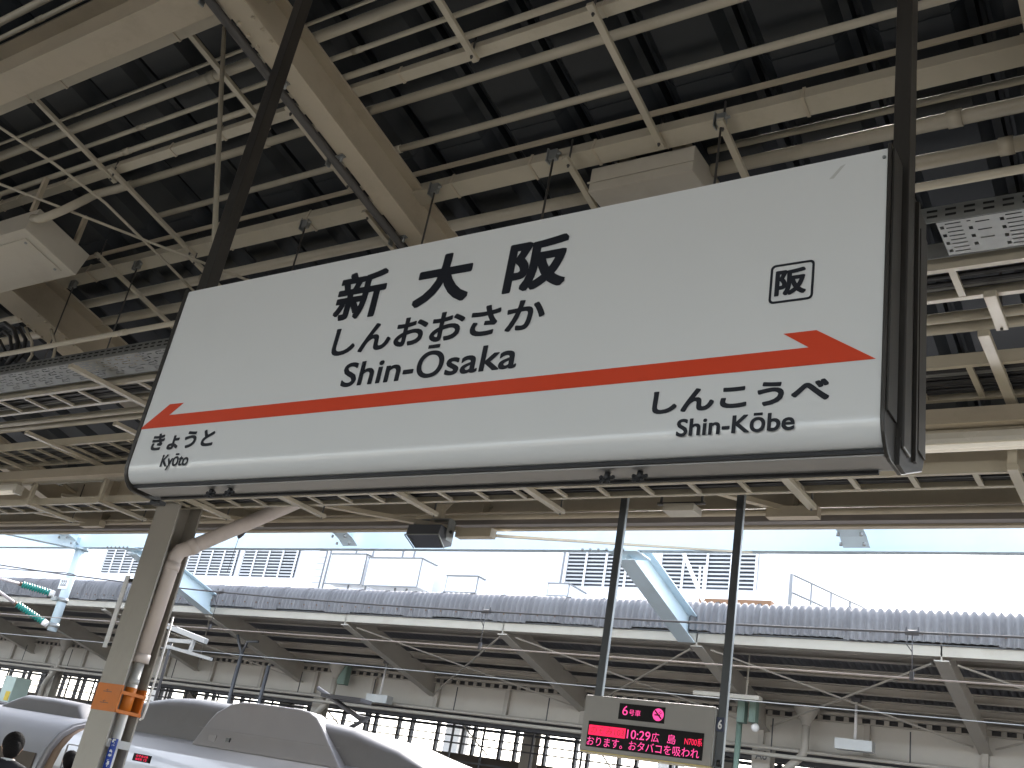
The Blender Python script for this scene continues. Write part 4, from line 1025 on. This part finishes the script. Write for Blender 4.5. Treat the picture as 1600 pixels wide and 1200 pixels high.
# far columns
def fcol(x, y, label, wd=.34, top=2.57, txt=None):
    t = thing('far_column', label, 'column', (x, y, FLOOR), 'columns of the far platform')
    q = B(); q.box(x - wd / 2, x + wd / 2, y, y + .02, FLOOR, top); q.box(x - wd / 2, x + wd / 2, y + .28, y + .3, FLOOR, top); q.box(x - .01, x + .01, y + .02, y + .28, FLOOR, top); o = obj('shaft', q, FARB, t)
    if txt: lettering(txt, (0, y - .004, 0), U, V, x - .12, x + .13, 2.28, 2.46, DKSTEEL, o, .01)
fcol(-8.05, 21.75, 'far column lettered A8 right of the departure display', .40, txt='A8')
fcol(-20.9, 21.75, 'far column behind the train hood', .36)
fcol(-33.6, 21.75, 'far column at the left behind the insulators', .40)
for i, x in enumerate((-16.5, -10.6, -5.0, -26.5, -31.5)):
    fcol(x, 26.0, ('rear far column left of the display', 'rear far column nearest the display', 'rear far column right of the display', 'rear far column behind the banded column', 'rear far column near the left edge')[i], .42, top=3.6)
# far drain pipes with funnels
for x, l in ((-7.05, 'far drain pipe with a funnel right of the display'), (-20.2, 'far drain pipe with a funnel behind the train hood'), (-33.0, 'far drain pipe with a funnel near the light blue post')):
    t = thing('far_drain_pipe', l, 'drain pipe', (x, 21.5, 2), 'drain pipes with funnels')
    q = B(); q.tube([(x, 21.5, 3.40), (x, 21.5, 3.33), (x, 21.5, 3.10), (x, 21.5, 3.02)], [.26, .25, .11, .09], 14); obj('funnel', q, FARB, t)
    q = B(); q.tube([(x, 21.5, 3.05), (x, 21.5, 2.55), (x - .05, 21.5, 2.42), (x - .6, 21.62, 1.95), (x - .7, 21.65, 1.8), (x - .7, 21.65, FLOOR)], .085, 12); obj('pipe', q, FARB, t)
# pipes and trays below the far girder
for i, (y, z, r_, l) in enumerate(((21.5, 2.50, .035, 'upper'), (21.4, 2.36, .045, 'second'), (23.2, 2.64, .05, 'third'), (24.0, 2.52, .035, 'fourth'), (25.0, 2.50, .03, 'lowest'), (24.6, 2.86, .05, 'rearmost'))):
    q = B(); q.tube([(-50, y, z), (8, y, z)], r_, 8); obj('far_pipe', q, FARB if i < 2 else DKSTEEL, None, l + ' long pipe running under the far girder', 'pipe', 'pipes under the far girder')
for x in [-38 + 2.75 * i for i in range(16)]:
    q = B(); q.tube([(x, 21.5, 2.4), (x, 21.5, 3.1)], .014, 6); obj('pipe_hanger', q, DKSTEEL, None, 'thin dark hanger holding the far pipes below the girder', 'hanger', 'hangers of the far pipes')
t = thing('far_cable_ladder', 'dark cable ladder running behind the far columns', 'cable ladder', (-20, 23, 2.5))
for yy in (22.6, 23.0): 
    q = B(); q.box(-50, 8, yy, yy + .04, 2.36, 2.46); obj('rail', q, DKSTEEL, t)
x = -40.0; q = B(); q.box(x, x + .05, 22.64, 23.0, 2.36, 2.40); rg = obj('rung', q, DKSTEEL, t, at=(x + 20, 0, 0))
for k in range(1, 130): again(rg, (k * .33, 0, 0))
# hanging poles and lights of the far platform
for i, (px, py0, py1, y, l) in enumerate(((1340, 1095, 1155, 21.2, 'white hanging rod with a grey lamp box'), (598, 1035, 1085, 21.2, 'white hanging rod left of the loudspeaker axis'))):
    a_, b_ = w3(px, py0, y), w3(px - 4, py1, y)
    t = thing('hanging_lamp', l, 'hanging lamp', tuple(b_), 'rod hung lamps on the far platform')
    q = B(); q.tube([(b_.x, y, b_.z), (b_.x, y, a_.z)], .028, 8); obj('rod', q, WHITEC, t)
    q = B(); q.box(b_.x - .09, b_.x + .09, y - .05, y + .05, a_.z - .03, a_.z + .05); obj('mount', q, DKSTEEL, t)
    q = B(); q.box(b_.x - .36, b_.x + .36, y - .12, y + .12, b_.z - .22, b_.z - .02); obj('lamp_box', q, DISPS, t)
# green switch box, hanging camera box
for (px, py, wd, ht, y, l) in ((535, 1055, .42, .5, 21.6, 'green switch box on the far girder behind the train hood'), (1160, 1113, .16, .42, 20.5, 'left grey green signal box on the thin pole beside the display'), (1178, 1113, .14, .42, 20.5, 'right grey green signal box on the thin pole beside the display')):
    p = w3(px, py, y); t = thing('switch_box', l, 'switch box', tuple(p), 'small boxes on the far platform')
    q = B(); q.box(p.x - wd / 2, p.x + wd / 2, y - .1, y + .1, p.z - ht / 2, p.z + ht / 2); obj('box', q, GREENBOX, t, bevel=.01)
    q = B(); q.box(p.x - wd / 2 + .03, p.x + wd / 2 - .03, y - .112, y - .102, p.z - ht / 2 + .03, p.z + ht / 2 - .03); obj('door', q, GREENBOX, t)
p = w3(1153, 1160, 20.6); q = B(); q.tube([(p.x, 20.6, FLOOR), (p.x, 20.6, 3.2)], .06, 10); obj('signal_pole', q, GREENBOX, None, 'thin grey green pole just right of the display', 'pole')
p = w3(1180, 1137, 20.5); q = B(); q.sphere(p, .085, sc=(1, 1, 1)); q.tube([p, p + Vector((0, 0, .45))], .02, 6); obj('globe_lamp', q, WHITEC, None, 'small white globe beside the signal boxes', 'globe lamp')
a_ = w3(1100, 1085, 20.0); q = B(); q.box(a_.x - .2, a_.x + 1.2, 19.9, 20.1, a_.z - .03, a_.z + .05); q.tube([(a_.x + .9, 20.0, a_.z), (a_.x + .9, 20.0, a_.z + .9)], .02, 6); obj('far_lamp', q, LAMPW, None, 'slim pale lamp strip hanging behind the right display pole', 'lamp')

# screen wall with glazing at the back of the far platform
W = thing('glazed_screen_wall', 'long rear screen wall with bright glazing above a brown dado', 'screen wall', (-20, 27, FLOOR))
q = B(); q.box(-60, 8, 27.0, 27.15, FLOOR, 1.93); obj('dado', q, WALLD, W)
q = B(); q.box(-60, 8, 26.96, 27.1, 2.66, 2.74); obj('transom', q, DKSTEEL, W)
q = B(); q.box(-60, 8, 26.94, 27.1, 2.95, 3.04); obj('transom', q, DKSTEEL, W)
q = B(); q.box(-60, 8, 26.9, 27.15, 3.2, 4.85); obj('head_panel', q, FARB, W)
x = -60.0; i = 0
q = B(); q.box(x, x + .09, 26.98, 27.12, 1.931, 3.2); m0 = obj('mullion', q, DKSTEEL, W, at=(x + 20, 0, 0))
q = B(); q.box(x + .09, x + 1.0, 27.04, 27.05, 1.931, 2.659); g0 = obj('pane', q, glass, W, at=(x + 20, 0, 0))
steps = [0]; acc = 0
pat = (1.02, .42, 1.0, .55, 1.05)
while acc < 67: acc += pat[len(steps) % 5]; steps.append(acc)
for s_ in steps[1:]:
    again(m0, (s_, 0, 0)); again(g0, (s_, 0, 0)) if False else None
q = B(); q.box(-60, 8, 27.06, 27.068, 1.931, 2.659); g0.data = mk_mesh('pane', q, glass, Vector((-20, 27, FLOOR)) + Vector(g0.location))
# rail fence and loose fittings in front of the rear glazing
FE = thing('rail_fence', 'dark rail fence standing in front of the bright rear glazing', 'fence', (-20, 24.8, FLOOR))
for z in (1.55, 2.02, 2.22):
    q = B(); q.box(-50, 8, 24.78, 24.81, z, z + .04); obj('rail', q, DKSTEEL, FE)
x = -50.0; q = B(); q.box(x, x + .05, 24.82, 24.87, FLOOR, 2.75); fp = obj('post', q, DKSTEEL, FE, at=(x + 20, 0, FLOOR * 0)); 
for k in range(1, 40): again(fp, (k * 1.43 + .2 * math.sin(k * 2.1), 0, 0))
rnd = random.Random(3)
for i, (xa, xb) in enumerate(((-17.6, -16.2), (-13.4, -12.4), (-22.8, -21.2), (-6.2, -4.9), (-29.0, -27.6))):
    q = B(); q.bar((xa, 23.6, 2.75), (xb, 23.6, 1.75), .05, .03); obj('cross_strut', q, FARB, None, ('cross strut below the far girder right of the train hood', 'cross strut just left of the display', 'cross strut behind the train hood', 'cross strut right of the display', 'cross strut beside the banded column')[i], 'strut', 'cross struts of the far platform')
# cabinet / pale column pieces at far left
p = w3(25, 1075, 21.0); t = thing('vending_cabinet', 'pale green cabinet with a yellow label at the far left', 'cabinet', (p.x, 21, FLOOR))
q = B(); q.box(p.x - .5, p.x + .15, 20.8, 21.4, FLOOR, p.z + .35); obj('body', q, mat('pale_green', (.45, .55, .5), .5), t, bevel=.01)
q = B(); q.box(p.x - .15, p.x + .1, 20.78, 20.795, p.z - .45, p.z - .15); obj('yellow_label', q, YELLOW, t)

# black cable brackets on the far platform (dark Y shaped)
for px, py, l in ((378, 1020, 'dark forked pole standing behind the train hood'), (420, 1040, 'dark straight pole right of the forked pole')):
    p = w3(px, py, 18.9); t = thing('far_pole', l, 'pole', (p.x, 18.9, FLOOR), 'dark poles on the far platform')
    q = B(); q.tube([(p.x, 18.9, FLOOR), (p.x, 18.9, p.z)], .05, 8)
    obj('shaft', q, DKSTEEL, t)
    if px < 400:
        q = B(); q.tube([(p.x, 18.9, p.z - .05), (p.x - .35, 18.9, p.z + .45)], .04, 8); q.tube([(p.x, 18.9, p.z - .05), (p.x + .1, 18.9, p.z + .3), (p.x + .5, 18.9, p.z + .32)], .035, 8); obj('fork', q, DKSTEEL, t)
# cantilever arms seen beside the column (light blue grey)
a_, b_, c_, d_ = w3(262, 978, 13.6), w3(322, 1002, 13.6), w3(262, 1000, 13.6), w3(330, 1030, 13.6)
t = thing('cantilever_arm', 'pale blue catenary arm right behind the banded column', 'catenary arm', tuple(a_))
q = B(); q.bar(a_, b_, .10, .10); q.bar(c_, w3(300, 1003, 13.6), .07, .07); q.bar(w3(262, 1010, 13.6), d_, .07, .06); q.bar(w3(303, 1000, 13.6), w3(297, 1018, 13.6), .06, .06); obj('tube_frame', q, DISPS, t)
q = B(); q.tube([w3(268, 1005, 13.6), w3(262, 1025, 13.6), w3(235, 1120, 13.6)], .03, 8); obj('stay', q, DKSTEEL, t)
# broken pantograph like dark arm behind hood
a_ = w3(505, 1080, 11.5); t = thing('pantograph', 'dark folded pantograph arm behind the train hood', 'pantograph', tuple(a_))
q = B(); q.tube([w3(497, 1075, 11.5), w3(562, 1122, 11.5), w3(575, 1122, 11.5), w3(545, 1138, 11.5), w3(520, 1150, 11.5)], [.03, .04, .05, .04, .04], 8); obj('arm', q, DKSTEEL, t)
q = B(); q.bar(w3(510, 1088, 11.5), w3(572, 1096, 11.5), .25, .05); obj('head', q, DKSTEEL, t)

# ================================================================== STATION BUILDING BEHIND
BY = 38.0; KS = BY / 30.0
BU = thing('station_building', 'tall white clad station building with louvre panels behind the far canopy', 'building', (-30, BY, -3.2))
q = B(); q.box(-110, -14.4, BY, BY + 14, 5.6, 17); obj('wall', q, WALLW, BU)
for xc_ in range(-105, -14, 12):
    q = B(); q.box(xc_, xc_ + .9, BY + 6, BY + 6.9, -3.2, 5.6); obj('pier', q, WALLW, BU)
x = -108.0
q = B(); q.box(x, x + .06, BY - .03, BY - .001, 5.7, 16.9); js = obj('cladding_joint', q, WALLW, BU, at=(x + 30, 0, 0))
for k in range(1, 26): again(js, (k * 3.6, 0, 0))
SLATW = mat('louver_slat', (0.52, 0.52, 0.51), 0.5, var=.06)
def louver(x0, x1, z0, z1):
    q = B(); q.box(x0, x1, BY - .06, BY - .031, z0, z1); p_ = obj('louver_panel', q, DKGAP, BU)
    z = z0 + .03
    q = B(); q.prism([(0, 0), (.02, .0), (.16, .10), (.14, .10)], (x0, BY - .20, z), (x1, BY - .20, z)) if False else q.bar((x0, BY - .12, z + .055), (x1, BY - .12, z + .055), .05, .07)
    s0 = obj('slat', q, SLATW, p_); k = 1
    while z + k * .168 < z1 - .1: again(s0, (0, 0, k * .168)); k += 1
    n = max(2, round((x1 - x0) / 1.05))
    for i in range(n + 1):
        xx = x0 + (x1 - x0) * i / n; q = B(); q.box(xx - .045, xx + .045, BY - .22, BY - .175, z0 - .1, z1 + .1); obj('post', q, WALLW, p_)
for x0, x1 in ((-57.2, -53.2), (-49.2, -45.1), (-44.6, -40.35), (-23.5, -19.5), (-18.9, -14.72)): louver(x0, x1, 10.28, 12.6)
# ledge and machinery at the foot of the louvres (above the far roof)
q = B(); q.box(-60, -39.5, 34.5, 34.7, 8.3, 8.75); q.box(-60, -39.5, 34.5, BY - .3, 8.2, 8.3); obj('ledge', q, WALLW, BU)
q = B(); q.box(-24.5, -13.8, 34.5, 34.7, 8.2, 8.6); q.box(-24.5, -13.8, 34.5, BY - .3, 8.1, 8.2); obj('ledge', q, WALLW, BU)
GREYP = mat('grey_pipe', (.22, .225, .23), .5)
for px in (502, 508, 548, 575, 622, 640, 905 - 28):
    a_ = w3(px, 900, 36.5); q = B(); q.tube([(a_.x, 36.5, 6), (a_.x, 36.5, 13)], .05, 6); obj('wall_pipe', q, GREYP, BU)
a_ = w3(490, 900, 36.6); q = B(); q.bar((a_.x, 36.6, 7.5), (a_.x, 36.6, 13), .05, .05); q.bar((a_.x + .45, 36.6, 7.5), (a_.x + .45, 36.6, 13), .05, .05)
for i in range(16): q.bar((a_.x, 36.6, 7.7 + .33 * i), (a_.x + .45, 36.6, 7.7 + .33 * i), .03, .03)
obj('ladder', q, GREYP, BU)
# orange tiled strip on the roof behind the fascia, near the right end of the building
# small roof railing at right
a_ = w3(1234, 940, 24.0); RA = thing('roof_railing', 'small white guard railing standing on the far canopy roof', 'railing', (a_.x, 24, a_.z))
zb_ = a_.z - .6; zt = w3(1233, 897, 24.0).z
P = [(a_.x, 24.0), (a_.x + .25, 24.8), (a_.x + .5, 25.6), (a_.x + .75, 26.4), (a_.x + 1.0, 27.2)]
for i, (x, y) in enumerate(P):
    q = B(); q.tube([(x, y, zb_), (x, y, zt)], .05 if i == 0 else .028, 6); obj('post', q, GREYP, RA)
for z in (zt, (zt + zb_) / 2 + .2):
    q = B(); q.tube([(P[0][0], P[0][1], z), (P[-1][0], P[-1][1], z)], .025, 6); obj('rail', q, GREYP, RA)
a_ = w3(1090, 932, 33.0); b_ = w3(1205, 938, 33.0); q = B(); q.box(a_.x, b_.x, 33.0, 33.4, a_.z - .30, a_.z - .06); obj('tile_course', q, ORTILE, BU)
for (pa, pb, yy, dpt) in (((578, 872), (650, 916), 36.0, 1.2), ((520, 866), (562, 912), 36.2, .8), ((858, 912), (886, 930), 36.0, 1.5), ((700, 900), (742, 925), 36.4, .6)):
    a_, b_ = w3(*pa, yy), w3(*pb, yy); q = B(); q.box(a_.x, b_.x, yy, yy + dpt, b_.z, a_.z); mb = obj('machine_box', q, WALLW, BU)
    q = B(); q.box(a_.x - .06, b_.x + .06, yy - .06, yy + dpt, a_.z + .001, a_.z + .05); q.box(a_.x - .06, b_.x + .06, yy - .05, yy - .01, b_.z - .08, b_.z - .02); obj('trim', q, GREYP, mb)
    q = B(); q.box(b_.x + .001, b_.x + .04, yy, yy + .05, b_.z, a_.z); q.box(a_.x - .04, a_.x - .001, yy, yy + .05, b_.z, a_.z); obj('corner_strip', q, GREYP, mb)
# steel stair-like frame in front of the right louvres
a_, b_ = w3(1067, 862, 30.0), w3(1098, 938, 30.0); t = thing('roof_ladder', 'white sloping ladder frame in front of the right louvres', 'ladder', tuple(b_))
q = B(); q.bar(a_, b_, .10, .10); q.bar(w3(1094, 885, 30.0), w3(1090, 940, 30.0), .05, .05); q.bar(w3(1101, 885, 30.0), w3(1097, 940, 30.0), .05, .05); obj('frame', q, WHITEC, t)

# ================================================================== UNSEEN PLATFORM AND WALL ADDED BEHIND THE CAMERA TO SHAPE THE LIGHT
if False: q.add([(x, y, z) for k in (0, .05) for x, y, z in ((-110, -14.5, 4.3 + k), (70, -14.5, 4.3 + k), (70, -24, 3.5 + k), (-110, -24, 3.5 + k))], [(0, 3, 2, 1), (4, 5, 6, 7), (0, 1, 5, 4), (1, 2, 6, 5), (2, 3, 7, 6), (3, 0, 4, 7)]); None

q = B(); q = B(); q.box(-110, 70, -24.2, -24, -3.2, -.3); props(obj('unseen_rear_wall', q, FARB), 'unseen low wall added behind the camera to limit the light from behind', 'wall')  # added out of view; its height sets the light reaching the sign
q = B(); q.box(-110, 70, -24, -14.8, -3.1, FLOOR); obj('rear_platform_floor', q, CONC, kind='structure')

# ================================================================== PEOPLE
def person(x, y, h, label, face=(0, 1, 0), suit=SUIT):
    t = thing('person', label, 'person', (x, y, FLOOR), 'people waiting on the platform')
    s = h / 1.72; o = Vector((x, y, FLOOR))
    ang = math.atan2(face[1], face[0]) - math.pi / 2; Rm = Matrix.Rotation(ang, 3, 'Z')
    P = lambda a, b_, c_: o + Rm @ (Vector((a, b_, c_)) * s)
    verts = [((0, 0, .95), .15, .11), ((0, 0, 1.12), .14, .10), ((0, .01, 1.30), .17, .115), ((0, 0, 1.42), .11, .09), ((0, .01, 1.49), .058, .058), ((0, .02, 1.54), .055, .055),
             ((.10, 0, .88), .085, .09), ((.11, .01, .48), .058, .062), ((.12, -.02, .09), .042, .045), ((.13, .10, .035), .04, .03),
             ((-.10, 0, .88), .085, .09), ((-.11, .01, .48), .058, .062), ((-.12, -.02, .09), .042, .045), ((-.13, .10, .035), .04, .03),
             ((.19, 0, 1.40), .062, .062), ((.235, -.01, 1.13), .046, .046), ((.235, .07, .90), .034, .034), ((.23, .10, .80), .03, .02),
             ((-.19, 0, 1.40), .062, .062), ((-.235, -.01, 1.13), .046, .046), ((-.235, .07, .90), .034, .034), ((-.23, .10, .80), .03, .02)]
    edges = [(0, 1), (1, 2), (2, 3), (3, 4), (4, 5), (0, 6), (6, 7), (7, 8), (8, 9), (0, 10), (10, 11), (11, 12), (12, 13), (3, 14), (14, 15), (15, 16), (16, 17), (3, 18), (18, 19), (19, 20), (20, 21)]
    me = bpy.data.meshes.new('body'); me.from_pydata([P(*v[0]) - o for v in verts], edges, [])
    bd = bpy.data.objects.new('body', me); COL.objects.link(bd); bd.parent = t; bd['_l'] = (0, 0, 0)
    sk = bd.modifiers.new('skin', 'SKIN'); sk.use_smooth_shade = True
    for i, sv in enumerate(me.skin_vertices[0].data): sv.radius = (verts[i][1] * s, verts[i][2] * s); sv.use_root = (i == 0)
    sb = bd.modifiers.new('sub', 'SUBSURF'); sb.levels = 2; sb.render_levels = 2
    me.materials.append(suit)
    hd = P(0, .03, 1.615)
    q = B(); q.sphere(hd, .10 * s, 16, 12, (.80, .98, 1.16)); q.sphere(P(0, .125, 1.60), .018 * s, 8, 6, (.8, 1.1, 1.4)); q.sphere(P(.082, .02, 1.61), .026 * s, 8, 6, (.4, .8, 1.2)); q.sphere(P(-.082, .02, 1.61), .026 * s, 8, 6, (.4, .8, 1.2)); q.tube([P(0, .01, 1.47), P(0, .02, 1.58)], .052 * s, 12); obj('head', q, SKIN, t)
    q = B(); q.sphere(P(0, .012, 1.645), .108 * s, 18, 12, (.86, .98, 1.02)); q.sphere(P(0, -.02, 1.60), .10 * s, 14, 10, (.86, .85, 1.05)); obj('hair', q, HAIR, t)
    q = B(); q.tube([P(0, .005, 1.455), P(0, .008, 1.50)], [.075 * s, .066 * s], 14); obj('collar', q, SHIRT, t)
    for sx in (-1, 1):
        q = B(); q.sphere(P(.23 * sx, .11, .77), .04 * s, 10, 8, (.5, .8, 1.2))
        for f in range(4): q.tube([P(.23 * sx, .085 + .018 * f, .745), P(.225 * sx, .09 + .018 * f, .70), P(.215 * sx, .095 + .018 * f, .67 + .006 * abs(f - 1))], [.0095 * s, .009 * s, .007 * s], 6)
        q.tube([P(.22 * sx, .135, .78), P(.20 * sx, .15, .745), P(.195 * sx, .15, .72)], [.011 * s, .010 * s, .008 * s], 6); obj('hand', q, SKIN, t)
    return t
person(-9.33, 5.9, 1.63, 'person with black hair and dark suit, nearest the left bottom corner', (-.84, .53, 0))
person(-12.27, 8.6, 1.56, 'smaller dark haired person standing left of the banded column', (-.8, .6, 0))
person(-11.95, 8.55, 1.50, 'person half hidden behind the banded column', (.1, 1, 0))
for o in list(bpy.data.objects):
    if '_l' in o.keys(): del o['_l']
